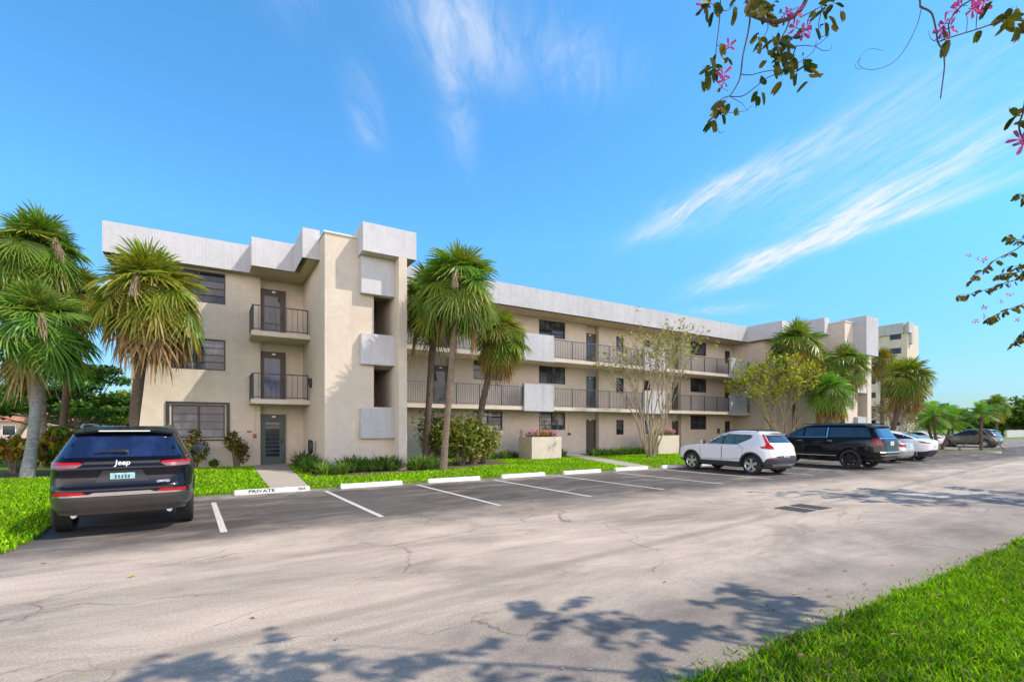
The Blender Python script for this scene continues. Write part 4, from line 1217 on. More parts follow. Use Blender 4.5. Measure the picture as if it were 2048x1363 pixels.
# --- midnight blue-black SUV at the left, seen from behind
JEEP = dict(name='sport_utility_car', paint=M['p_jeep'], wr=0.385, wy=(-1.42, 1.53), track=0.955, tyre_w=0.265, rim=(7, 0.09, 0.11), rim_mat=M['black_alloy'], smooth=2,
    lev=[(0.40, -2.33, 2.33, 0.90, 7), (0.46, -2.40, 2.42, 0.955, 7), (0.62, -2.46, 2.46, 0.98, 7), (0.78, -2.47, 2.47, 0.985, 7), (0.83, -2.43, 2.46, 0.985, 7), (0.98, -2.40, 2.44, 0.985, 7),
         (1.10, -2.43, 2.30, 0.975, 7), (1.18, -2.40, 1.85, 0.962, 6.5), (1.22, -2.35, 1.15, 0.945, 6.5), (1.26, -2.31, 0.95, 0.915, 6.5), (1.45, -2.16, 0.62, 0.825, 6.5), (1.64, -1.99, 0.27, 0.735, 6),
         (1.72, -1.93, 0.02, 0.68, 5), (1.765, -1.80, -0.15, 0.62, 4.5), (1.785, -1.55, -0.4, 0.50, 4)],
    clad_top=0.66, clad_mat=M['grey_bumper'], flare=0.05, flare_mat=M['p_jeep'],
    side_glass=[[(-0.95, 1.28), (0.02, 1.28), (0.02, 1.62), (-0.92, 1.63)], [(0.10, 1.28), (0.92, 1.28), (0.40, 1.60), (0.10, 1.62)], [(-2.0, 1.30), (-1.08, 1.28), (-1.06, 1.63), (-1.78, 1.62)]],
    side_chrome=[[(-2.02, 1.258), (0.9, 1.238), (0.9, 1.252), (-2.02, 1.272)]],
    doors=[[(-1.0, 0.62), (0.03, 0.56), (0.04, 1.24), (-0.9, 1.25), (-1.1, 0.95)], [(0.06, 0.56), (1.02, 0.56), (1.08, 1.2), (0.06, 1.24)]],
    mirror=(0.72, 1.22), mirror_mat=M['p_jeep'], rails=(-1.85, 0.1, 1.80, 0.58), head_z=0.98, rail_mat=M['chrome'],
    rear_glass=[(-0.80, 1.275), (0.80, 1.275), (0.645, 1.60), (0, 1.615), (-0.645, 1.60)], rglass=M['rear_glass_blue'],
    windshield=[(-0.8, 1.3), (0.8, 1.3), (0.62, 1.66), (-0.62, 1.66)],
    rear_parts=[('tail_light', mir([[(0.50, 1.168), (0.50, 1.18), (0.54, 1.195), (1.15, 1.208), (1.22, 1.19), (1.17, 1.168)]]), M['tail_red'], 'wrap', 0.010),
                ('lamp_lens', mir([[(0.58, 1.115), (0.50, 1.165), (1.16, 1.165), (1.08, 1.115), (0.80, 1.11)]]), M['lamp_clear'], 'wrap', 0.009),
                ('light_bar', [[(-0.49, 1.165), (0.49, 1.165), (0.49, 1.205), (-0.49, 1.205)]], M['trim'], 'end', 0.006),
                ('tailgate', [[(-0.70, 0.82), (0.70, 0.82), (0.76, 0.90), (0.79, 1.08), (-0.79, 1.08), (-0.76, 0.90)]], M['p_jeep'], 'end', 0.008),
                ('plate_recess', [[(-0.34, 0.885), (0.34, 0.885), (0.25, 1.07), (-0.25, 1.07)]], M['trim'], 'end', 0.010),
                ('chrome_strip', [[(-0.86, 0.668), (0.86, 0.668), (0.84, 0.69), (0.42, 0.70), (0.36, 0.725), (-0.36, 0.725), (-0.42, 0.70), (-0.84, 0.69)]], M['chrome'], 'end', 0.016),
                ('reflector', mir([[(0.44, 0.692), (0.86, 0.70), (0.83, 0.745), (0.50, 0.742)]]), M['tail_red'], 'end', 0.014)],
    spoiler=(1.765, -1.93, 0.66, 0.035, 0.14), plate=(-0.0, 0.965, M['lic_teal']), pipes=True, brake_mat=M['plate_white'],
    badges=[('Jeep', 0.115, -0.0, 1.187, 0.15), ('LIMITED', 0.05, 0.54, 0.862, 0.0)], wiper=(-0.36, 0.06, 1.35), fin=(-1.45, 1.785))
build_car('black sport utility car with teal licence plate, nearest car, seen from behind', 'car', (-1.29, 12.48, 0), R(2.0), JEEP)

# --- white compact crossover
VOL = dict(name='compact_crossover', paint=M['p_white'], wr=0.365, wy=(-1.36, 1.36), track=0.905, tyre_w=0.24, rim=(5, 0.10, 0.17), rim_mat=M['alloy'], smooth=2,
    lev=[(0.33, -2.06, 2.03, 0.84, 6), (0.40, -2.15, 2.14, 0.90, 6), (0.60, -2.20, 2.20, 0.925, 6.5), (0.75, -2.17, 2.20, 0.928, 6.5), (0.92, -2.13, 2.17, 0.93, 6.5), (1.00, -2.13, 1.95, 0.925, 6),
         (1.05, -2.11, 1.50, 0.915, 6), (1.09, -2.08, 1.02, 0.895, 6), (1.13, -2.05, 0.92, 0.865, 6), (1.35, -1.88, 0.52, 0.76, 6), (1.50, -1.76, 0.20, 0.69, 5.5), (1.58, -1.70, -0.02, 0.64, 5),
         (1.63, -1.45, -0.25, 0.54, 4.5), (1.65, -1.1, -0.5, 0.42, 4)],
    clad_top=0.47, flare=0.075,
    side_glass=[[(-0.10, 1.125), (0.86, 1.125), (0.55, 1.34), (0.22, 1.50), (-0.10, 1.52)], [(-0.78, 1.125), (-0.16, 1.125), (-0.16, 1.52), (-1.22, 1.485), (-1.32, 1.45), (-1.27, 1.34)]], sglass=M['car_glass_clear'],
    side_dark=[[(-0.16, 1.118), (-0.10, 1.118), (-0.10, 1.53), (-0.16, 1.53)]],
    doors=[[(-0.95, 0.58), (-0.12, 0.52), (-0.13, 1.11), (-0.78, 1.12), (-1.05, 0.98)], [(-0.10, 0.52), (0.88, 0.52), (0.92, 1.1), (-0.11, 1.11)]],
    mirror=(0.70, 1.10), rails=(-1.45, 0.10, 1.66, 0.56), head_z=0.90,
    rear_glass=[(-0.66, 1.19), (0.66, 1.19), (0.58, 1.46), (-0.58, 1.46)], rglass=M['car_glass'],
    windshield=[(-0.76, 1.16), (0.76, 1.16), (0.6, 1.52), (-0.6, 1.52)],
    rear_parts=[('tail_light', mir([[(0.66, 0.96), (1.20, 0.99), (1.24, 1.05), (0.98, 1.075), (0.86, 1.16), (0.79, 1.34), (0.74, 1.48), (0.66, 1.48), (0.70, 1.30), (0.72, 1.15), (0.64, 1.08)]]), M['tail_red'], 'wrap', 0.012),
                ('rear_bumper', [[(-0.86, 0.42), (0.86, 0.42), (0.84, 0.62), (0.5, 0.72), (-0.5, 0.72), (-0.84, 0.62)]], M['cladding'], 'end', 0.012),
                ('skid_plate', [[(-0.6, 0.345), (0.6, 0.345), (0.72, 0.42), (-0.72, 0.42)]], M['alloy'], 'end', 0.02),
                ('reflector', mir([[(0.55, 0.60), (0.80, 0.61), (0.80, 0.655), (0.55, 0.65)]]), M['tail_dark'], 'end', 0.016)],
    spoiler=(1.60, -1.66, 0.60, 0.03, 0.20), plate=(0, 0.69, M['lic_white']))
build_car('white compact crossover with tall red tail lamps and dark wheel arch trim', 'car', (18.15, 12.15, 0), R(-2.0), VOL)

# --- long black SUV
SUB = dict(name='large_sport_utility_car', paint=M['p_black'], wr=0.415, wy=(-1.62, 1.77), track=0.995, tyre_w=0.285, rim=(6, 0.10, 0.12), rim_mat=M['black_alloy'], smooth=2,
    lev=[(0.44, -2.70, 2.70, 0.94, 7), (0.52, -2.80, 2.80, 1.0, 7), (0.70, -2.84, 2.86, 1.025, 7.5), (1.0, -2.80, 2.86, 1.03, 7.5), (1.15, -2.79, 2.72, 1.02, 7.5), (1.22, -2.77, 2.35, 1.01, 7),
         (1.28, -2.74, 1.55, 0.99, 7), (1.33, -2.71, 1.32, 0.96, 7), (1.6, -2.55, 0.92, 0.87, 7), (1.78, -2.45, 0.62, 0.80, 6), (1.86, -2.38, 0.42, 0.74, 5), (1.91, -2.2, 0.2, 0.64, 4.5), (1.925, -1.9, -0.1, 0.52, 4)],
    clad_top=0.50, clad_mat=M['p_black'], flare=0.03, flare_mat=M['p_black'],
    side_glass=[[(0.32, 1.34), (1.26, 1.34), (0.80, 1.70), (0.32, 1.76)], [(-0.62, 1.34), (0.24, 1.34), (0.24, 1.765), (-0.62, 1.765)], [(-2.38, 1.36), (-0.78, 1.34), (-0.78, 1.765), (-2.22, 1.755)]], sglass=M['car_glass'],
    side_chrome=[[(-0.69, 1.335), (1.30, 1.315), (1.30, 1.332), (-0.69, 1.352)], [(-0.73, 1.335), (-0.68, 1.335), (-0.68, 1.775), (-0.73, 1.775)], [(-1.1, 0.53), (1.3, 0.53), (1.3, 0.56), (-1.1, 0.56)]],
    doors=[[(-0.85, 0.66), (0.26, 0.60), (0.28, 1.31), (-0.68, 1.32), (-1.0, 1.05)], [(0.30, 0.60), (1.28, 0.60), (1.34, 1.27), (0.30, 1.31)]], handle_mat=M['chrome'],
    mirror=(1.05, 1.30), rails=(-2.3, 0.5, 1.93, 0.68), head_z=1.02,
    rear_glass=[(-0.78, 1.36), (0.78, 1.36), (0.70, 1.74), (-0.70, 1.74)], rglass=M['rear_glass_blue'],
    windshield=[(-0.85, 1.36), (0.85, 1.36), (0.72, 1.78), (-0.72, 1.78)],
    rear_parts=[('tail_light', mir([[(0.80, 0.98), (1.18, 1.0), (1.20, 1.30), (0.80, 1.33)]]), M['tail_dark'], 'wrap', 0.014),
                ('lamp_lens', mir([[(0.84, 1.05), (1.0, 1.05), (1.0, 1.24), (0.84, 1.25)]]), M['lamp_clear'], 'wrap', 0.018),
                ('chrome_strip', [[(-0.78, 1.29), (0.78, 1.29), (0.78, 1.315), (-0.78, 1.315)], [(-0.88, 0.72), (0.88, 0.72), (0.88, 0.76), (-0.88, 0.76)], [(-0.85, 0.60), (0.85, 0.60), (0.85, 0.62), (-0.85, 0.62)]], M['chrome'], 'end', 0.02)],
    spoiler=(1.88, -2.34, 0.74, 0.04, 0.20), spoiler_mat=M['trim'], plate=(0, 1.10, M['lic_white']))
build_car('long glossy black large sport utility car with dark wheels and chrome window line', 'car', (24.25, 11.8, 0), R(1.0), SUB)

# --- silver saloon, its tail between the black SUV and the white hatchback
SED = dict(name='saloon_car', paint=M['p_silver'], wr=0.335, wy=(-1.40, 1.42), track=0.90, tyre_w=0.22, rim=(5, 0.08, 0.12), rim_mat=M['alloy'], smooth=2,
    lev=[(0.28, -2.28, 2.28, 0.84, 6), (0.36, -2.38, 2.38, 0.89, 6), (0.60, -2.44, 2.43, 0.915, 6), (0.80, -2.42, 2.36, 0.92, 6), (0.92, -2.40, 2.0, 0.915, 6), (0.97, -2.36, 1.35, 0.90, 6),
         (1.02, -2.25, 0.98, 0.87, 6), (1.06, -1.95, 0.88, 0.84, 6), (1.12, -1.75, 0.76, 0.80, 6), (1.30, -1.35, 0.30, 0.69, 5.5), (1.40, -1.0, 0.02, 0.62, 5), (1.44, -0.75, -0.2, 0.52, 4.5), (1.455, -0.55, -0.35, 0.38, 4)],
    side_glass=[[(-0.15, 1.08), (0.78, 1.08), (0.32, 1.33), (-0.15, 1.35)], [(-1.5, 1.09), (-0.22, 1.08), (-0.22, 1.35), (-0.95, 1.34)]], doors=[[(-0.95, 0.5), (-0.18, 0.45), (-0.18, 1.06), (-1.2, 1.06), (-1.2, 0.85)], [(-0.16, 0.45), (0.9, 0.45), (0.95, 1.04), (-0.16, 1.06)]],
    mirror=(0.62, 1.06), head_z=0.75, rear_glass=[(-0.70, 1.10), (0.70, 1.10), (0.58, 1.34), (-0.58, 1.34)], windshield=[(-0.75, 1.12), (0.75, 1.12), (0.6, 1.36), (-0.6, 1.36)],
    rear_parts=[('tail_light', mir([[(0.48, 0.80), (1.15, 0.80), (1.2, 0.93), (0.75, 0.96), (0.50, 0.92)]]), M['tail_red'], 'wrap', 0.012),
                ('chrome_strip', [[(-0.46, 0.90), (0.46, 0.90), (0.46, 0.925), (-0.46, 0.925)]], M['chrome'], 'end', 0.012)], plate=(0, 0.80, M['lic_white']))
build_car('silver saloon car, only its red lamped tail showing past the long black car', 'car', (29.5, 12.6, 0), R(1.5), SED)

# --- white fastback crossover
TES = dict(name='fastback_crossover', paint=M['p_pearl'], wr=0.365, wy=(-1.45, 1.44), track=0.935, tyre_w=0.255, rim=(5, 0.08, 0.12), rim_mat=M['black_alloy'], smooth=3,
    lev=[(0.30, -2.18, 2.2, 0.86, 6), (0.38, -2.28, 2.32, 0.92, 6), (0.60, -2.36, 2.38, 0.95, 6), (0.85, -2.38, 2.32, 0.955, 6), (0.98, -2.37, 2.05, 0.95, 6), (1.05, -2.34, 1.5, 0.94, 6),
         (1.10, -2.26, 1.2, 0.91, 5.5), (1.16, -2.05, 1.05, 0.87, 5.5), (1.30, -1.68, 0.75, 0.79, 5.5), (1.45, -1.25, 0.4, 0.71, 5), (1.56, -0.8, 0.1, 0.62, 5), (1.61, -0.45, -0.12, 0.50, 4.5), (1.62, -0.35, -0.2, 0.42, 4)],
    clad_top=0.40, clad_mat=M['trim'], flare=0.02, flare_mat=M['p_pearl'],
    side_glass=[[(-0.1, 1.14), (0.95, 1.14), (0.45, 1.44), (-0.1, 1.50)], [(-1.75, 1.17), (-0.15, 1.14), (-0.15, 1.50), (-0.7, 1.47), (-1.3, 1.35)]], doors=[[(-1.0, 0.55), (-0.13, 0.5), (-0.13, 1.12), (-1.3, 1.12), (-1.3, 0.95)], [(-0.11, 0.5), (0.95, 0.5), (1.0, 1.1), (-0.11, 1.12)]],
    mirror=(0.75, 1.12), mirror_mat=M['trim'], head_z=0.82, rear_glass=[(-0.72, 1.19), (0.72, 1.19), (0.60, 1.47), (-0.60, 1.47)], rglass=M['car_glass'], windshield=[(-0.78, 1.18), (0.78, 1.18), (0.6, 1.5), (-0.6, 1.5)],
    rear_parts=[('tail_light', mir([[(0.55, 0.95), (0.62, 0.92), (1.15, 0.97), (1.30, 1.05), (0.95, 1.03)]]), M['tail_dark'], 'wrap', 0.012),
                ('rear_bumper', [[(-0.9, 0.33), (0.9, 0.33), (0.9, 0.50), (0.55, 0.58), (-0.55, 0.58), (-0.9, 0.50)]], M['trim'], 'end', 0.012)], plate=(0, 0.78, M['lic_white']))
build_car('white fastback crossover with thin dark red tail lamps, farthest car of the front row', 'car', (32.4, 12.5, 0), R(1.5), TES)

# --- cars beyond the palm island
GRY = dict(VOL, name='estate_crossover', paint=M['p_grey'], clad_top=0.42, clad_mat=M['p_grey'], flare=0.02, flare_mat=M['p_grey'], rim=(9, 0.05, 0.06), sglass=M['car_glass'],
    side_glass=[[(-0.10, 1.125), (0.86, 1.125), (0.55, 1.34), (0.22, 1.48), (-0.10, 1.50)], [(-1.05, 1.125), (-0.16, 1.125), (-0.16, 1.50), (-1.05, 1.48)], [(-1.6, 1.2), (-1.12, 1.13), (-1.12, 1.47), (-1.4, 1.44)]],
    side_chrome=[[(-1.6, 1.112), (0.86, 1.105), (0.86, 1.12), (-1.6, 1.127)]],
    rear_parts=[('tail_light', mir([[(0.5, 0.95), (1.2, 0.95), (1.24, 1.05), (0.5, 1.06)]]), M['tail_dark'], 'wrap', 0.012), ('chrome_strip', [[(-0.8, 0.5), (0.8, 0.5), (0.8, 0.53), (-0.8, 0.53)]], M['chrome'], 'end', 0.012)])
build_car('grey green estate crossover parked beyond the palm island', 'car', (58.7, 15.9, 0), R(-3.0), GRY)
WHT = dict(GRY, name='parked_crossover', paint=M['p_white'], clad_mat=M['p_white'], flare_mat=M['p_white'])
build_car('white crossover whose tail shows just behind the grey green one beyond the island', 'car', (61.3, 16.6, 0), R(-3.0), WHT)
SIL = dict(SED, name='parked_saloon', paint=M['p_pearl'])
build_car('pale car half hidden behind the island palms, left of the grey green crossover', 'car', (56.5, 19.4, 0), R(0), SIL)
BLU = dict(GRY, name='parked_hatchback', paint=M['p_silver'], clad_mat=M['p_silver'], flare_mat=M['p_silver'])
build_car('small silver blue car at the far right edge, by the distant trees', 'car', (93.5, 17.5, 0), R(80), BLU)
# ------------------------------------------------------------------ vegetation
def rvec(rg):
    while True:
        v = Vector((rg.uniform(-1, 1), rg.uniform(-1, 1), rg.uniform(-1, 1)))
        if 0.05 < v.length < 1: return v.normalized()

def mixc(a, b, t): return tuple(a[i] + (b[i] - a[i]) * t for i in range(3))

# --- fan palms
def fan_frond(mb, base, az, el, plen, Rr, rg, col, droop, nseg=30, tipcol=None, spread=2.25, gr=0.5):
    d0 = Vector((math.cos(el) * math.cos(az), math.cos(el) * math.sin(az), math.sin(el)))
    pts = []
    for i in range(5):
        t = i / 4
        pts.append(base + d0 * plen * t + Vector((0, 0, -droop * plen * 0.5 * t * t)))
    mb.col = mixc(col, (0.16, 0.17, 0.05), 0.4)
    mb.tube(pts, [0.026, 0.022, 0.018, 0.015, 0.012], 4, cap=False)
    T = (pts[4] - pts[3]).normalized()
    bend = rg.uniform(0.35, 0.95) * max(0.0, math.cos(el * 0.9)) if el > -0.3 else rg.uniform(0.1, 0.5)
    T = (T * math.cos(bend) + (Vector((0, 0, -1)) + T * T.z).normalized() * math.sin(bend)).normalized() if abs(T.z) < 0.97 else T
    S = T.cross(Vector((0, 0, 1)))
    if S.length < 0.1: S = Vector((-math.sin(az), math.cos(az), 0))
    S.normalize(); N = S.cross(T)
    roll = rg.uniform(-0.5, 0.5)
    S, N = S * math.cos(roll) + N * math.sin(roll), N * math.cos(roll) - S * math.sin(roll)
    E = pts[4]
    sp = spread * 2 / nseg
    for k in range(nseg):
        a = -spread + sp * (k + 0.5) + rg.uniform(-0.03, 0.03)
        L = Rr * (0.70 + 0.30 * math.cos(a * 0.7)) * rg.uniform(0.9, 1.06)
        D = T * math.cos(a) + S * math.sin(a)
        P = S * math.cos(a) - T * math.sin(a)
        tl = (0.65 if k % 2 else -0.65) + rg.uniform(-0.2, 0.2)
        Pw = P * math.cos(tl) + N * math.sin(tl)
        g = gr * rg.uniform(0.7, 1.35)
        hw = 0.5 * sp * L
        c = mixc(col, (col[0] * 1.5, col[1] * 1.35, col[2]), rg.random() * 0.5)
        vs = []; cs = []
        for r, w in ((0.04, 0.02), (0.34, 0.34 * hw * 1.15), (0.58, 0.42 * hw), (0.82, 0.26 * hw), (1.0, 0.004)):
            cen = E + D * (r * L) + N * (-0.10 * L * (math.sin(abs(a)) * r) + 0.10 * L * r * (1 - r)) + Vector((0, 0, -g * L * r ** 2.4 * 0.75)) - T * (0.10 * L * r * r)
            vs += [cen - Pw * w, cen + Pw * w]
            cs.append(c if not tipcol else mixc(c, tipcol, max(0, r - 0.45) * 1.6))
        for i in range(4):
            mb.v.extend([tuple(q) for q in vs[2 * i:2 * i + 4]]); mb.c.extend([cs[i], cs[i], cs[i + 1], cs[i + 1]])
            b = len(mb.v) - 4
            mb.f.append([b, b + 1, b + 3, b + 2]); mb.m.append(0)

def fan_palm(label, base, top, rad=1.9, seed=1, bark_m='palm_bark', r0=0.17, n=46, curve=0.0, dead=12, green=(0.12, 0.20, 0.02), stalk=1, nseg=30, yel=0.25, lean_mid=None, group=None):
    """trunk from base to top (centre of the crown), a ball of fan leaves, old brown leaves hanging below"""
    rg = random.Random(seed)
    base, top = Vector(base), Vector(top)
    t = thing('fan_palm', label, 'palm tree', base, 0, group)
    b = MB(); pts = []; rad_ = []
    H = 12
    for i in range(H + 1):
        u = i / H
        p = base.lerp(top, u)
        off = math.sin(u * PI) * curve
        if lean_mid: p = p + Vector(lean_mid) * math.sin(u * PI)
        p = p + Vector((off, 0, 0))
        pts.append(p); rad_.append(r0 * (1.22 - 0.30 * min(1, u * 6)) * (1 - 0.06 * u) * rg.uniform(0.97, 1.03))
    pts[0] = pts[0] - Vector((0, 0, 0.1))
    b.tube(pts, rad_, 14)
    b.build('trunk', M[bark_m], t, 50)
    # leaf bases under the crown
    bt = MB(); axis = (pts[-1] - pts[-2]).normalized()
    for i in range(26):
        a = i * 2.4; hh = -0.75 + 0.030 * i
        c = top + axis * hh; o = Vector((math.cos(a), math.sin(a), 0))
        bt.tube([c + o * r0 * 0.8, c + o * (r0 + 0.07) + Vector((0, 0, 0.16)), c + o * (r0 + 0.17) + Vector((0, 0, 0.36))], [0.05, 0.04, 0.015], 5)
    bt.build('leaf_bases', M['palm_bark_dark'], t)
    mb = MB(); n = int(n * 1.3); green = tuple(g * 1.0 for g in green); dead = int(dead * 0.7)
    for i in range(n):
        f = i / (n - 1)
        el = R(86 - 126 * f + rg.uniform(-20, 16)); az = i * 2.39996 + rg.uniform(-0.3, 0.3)
        pl = rad * rg.uniform(0.42, 0.62) * (0.8 + 0.2 * f)
        Rr = rad * rg.uniform(0.50, 0.60)
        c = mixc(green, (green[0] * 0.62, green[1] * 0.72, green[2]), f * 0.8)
        c = mixc(c, (0.26, 0.27, 0.03), rg.random() * yel)
        if f > 0.85 and rg.random() < 0.15 + yel * 0.5: c = mixc(c, (0.30, 0.20, 0.03), 0.7)
        c = tuple(x * rg.uniform(0.95, 1.5) for x in c)
        fan_frond(mb, top + Vector((rg.uniform(-.06, .06), rg.uniform(-.06, .06), rg.uniform(-0.15, 0.12))), az, el, pl, Rr, rg, c, 0.10 + 0.40 * f, nseg + 4, (0.34, 0.27, 0.05) if rg.random() < 0.04 + yel * 0.45 else None, gr=0.10 + 0.34 * f)
    mb.build('crown', M['palm_leaf'], t, None, True)
    if dead:
        mb = MB()
        for i in range(dead):
            az = i * 2.39996 + rg.uniform(-0.3, 0.3); el = R(rg.uniform(-72, -28))
            c = mixc((0.30, 0.205, 0.115), (0.24, 0.13, 0.04), rg.random())
            fan_frond(mb, top - Vector((0, 0, rg.uniform(0.1, 0.3))), az, el, rad * rg.uniform(0.38, 0.5), rad * rg.uniform(0.42, 0.52), rg, c, 0.9, max(14, nseg * 2 // 3), None, 1.9, 1.0)
        mb.build('dead_fronds', M['dry_leaf'], t, None, True)
    if stalk:
        mb = MB()
        for i in range(stalk):
            az = rg.uniform(3.6, 5.6); d = Vector((math.cos(az), math.sin(az), 0))
            p0 = top + Vector((0, 0, 0.1)); p1 = top + d * rad * 0.55 + Vector((0, 0, rad * 0.18)); p2 = top + d * rad * 0.8 - Vector((0, 0, rad * 0.15))
            for k in range(120):
                u = rg.random(); q = p1.lerp(p2, u) + rvec(rg) * 0.09
                mb.col = mixc((0.42, 0.33, 0.22), (0.30, 0.22, 0.14), rg.random())
                e = q + Vector((rg.uniform(-.08, .08), rg.uniform(-.08, .08), -rg.uniform(0.15, 0.42)))
                w = Vector((rg.uniform(-1, 1), rg.uniform(-1, 1), 0)) * 0.012
                mb.add([q - w, q + w, e + w, e - w], [(0, 1, 2, 3)])
            mb.col = (0.25, 0.2, 0.1); mb.tube([p0, p1, p2], 0.018, 5)
        mb.build('seed_stalk', M['dry_leaf'], t, None, True)
    return t

def gp(px, py, z=0.0):               # ground point seen along a survey ray
    d = (1.75 - z) * FPX / (py - HOR); xc = (px - 1024) / FPX
    return (d * (math.sin(YAW) + xc * math.cos(YAW)), d * (math.cos(YAW) - xc * math.sin(YAW)), z)
def at_depth(px, py, d):
    xc = (px - 1024) / FPX
    return (d * (math.sin(YAW) + xc * math.cos(YAW)), d * (math.cos(YAW) - xc * math.sin(YAW)), 1.75 + d * (HOR - py) / FPX)

# left group
fan_palm('tallest fan palm of the left group, smooth tan trunk rising behind the croton hedge', (at_depth(86, 860, 21)[0], at_depth(86, 860, 21)[1], 0), at_depth(72, 500, 21), 2.15, 11, 'palm_bark', 0.19, 50, 0.0, 8, stalk=1, yel=0.15)
fan_palm('fan palm with grey trunk standing in mulch before the croton hedge, leftmost of the palms', gp(54, 955), at_depth(72, 655, 17.7), 2.1, 12, 'palm_bark_grey', 0.185, 52, 0.12, 5, (0.11, 0.23, 0.03), stalk=1, yel=0.1)
fan_palm('fan palm in front of the left wall end, brown fronds skirting its crown', at_depth(254, 955, 18.3)[:2] + (0,), at_depth(300, 585, 17.6), 2.15, 13, 'palm_bark_dark', 0.20, 50, 0.0, 22, (0.15, 0.20, 0.016), stalk=1, yel=0.5)
fan_palm('tall fan palm only partly in view at the far left edge, behind the others', at_depth(-40, 960, 22)[:2] + (0,), at_depth(-25, 520, 22), 2.0, 14, 'palm_bark', 0.2, 44, 0.0, 10, stalk=0)
fan_palm('fan palm leaning between the left palms, yellowing fronds over the tan trunk', at_depth(120, 880, 24)[:2] + (0,), at_depth(150, 590, 24), 1.9, 15, 'palm_bark_dark', 0.17, 40, 0.0, 12, (0.15, 0.19, 0.016), stalk=0, yel=0.6)
# in front of the tower and gallery
fan_palm('pale trunked fan palm with the biggest crown, in front of the gallery', gp(886, 942), at_depth(916, 568, 19.2), 2.0, 21, 'palm_bark_brown', 0.138, 58, 0.0, 3, (0.125, 0.215, 0.02), stalk=1, yel=0.12)
fan_palm('slim dark trunked fan palm close to the stair tower, crown merged with the tall one', at_depth(850, 915, 22)[:2] + (0,), at_depth(870, 600, 21.4), 1.95, 22, 'palm_bark_dark', 0.155, 46, 0.0, 4, (0.10, 0.185, 0.016), stalk=0, yel=0.1)
fan_palm('leaning dark fan palm whose low crown hangs before the middle gallery windows', at_depth(946, 905, 23.2)[:2] + (0,), at_depth(1000, 672, 23), 1.62, 23, 'palm_bark_dark', 0.17, 44, 0.0, 14, (0.14, 0.20, 0.018), stalk=0, lean_mid=(-0.18, 0, 0), yel=0.4)
# by the second tower
fan_palm('fan palm standing before the far end of the gallery, tallest of the far group', at_depth(1588, 880, 33.6)[:2] + (0,), at_depth(1592, 690, 33.6), 2.2, 31, 'palm_bark_dark', 0.17, 40, 0.0, 8, nseg=24, stalk=0)
fan_palm('fan palm against the second stair tower, right beside its tall white block', at_depth(1684, 880, 32)[:2] + (0,), at_depth(1688, 728, 32), 1.75, 32, 'palm_bark_dark', 0.16, 38, 0.0, 10, (0.115, 0.175, 0.02), nseg=24, stalk=0)
fan_palm('low bright green fan palm under the far group, above the long black car', at_depth(1643, 900, 30.5)[:2] + (0,), at_depth(1664, 785, 30.5), 1.6, 33, 'palm_bark_dark', 0.13, 36, 0.0, 6, (0.10, 0.24, 0.03), nseg=24, stalk=0)
fan_palm('leaning fan palm right of the second stair tower, round crown against the sky', at_depth(1776, 880, 44)[:2] + (0,), at_depth(1814, 757, 44), 2.5, 34, 'palm_bark_dark', 0.23, 44, 0.0, 12, (0.14, 0.20, 0.025), nseg=24, stalk=0, yel=0.4)
fan_palm('browned fan palm peeping out behind the second stair tower', at_depth(1764, 870, 50)[:2] + (0,), at_depth(1766, 722, 50), 1.7, 35, 'palm_bark_dark', 0.2, 34, 0.0, 16, (0.11, 0.12, 0.02), nseg=22, stalk=0, yel=0.7)

fan_palm('dark green fan palm in the middle of the far group, before the stepped parapet', at_depth(1640, 880, 35)[:2] + (0,), at_depth(1640, 742, 35), 1.9, 37, 'palm_bark_dark', 0.16, 40, 0.0, 6, (0.08, 0.15, 0.016), nseg=24, stalk=0, yel=0.1)
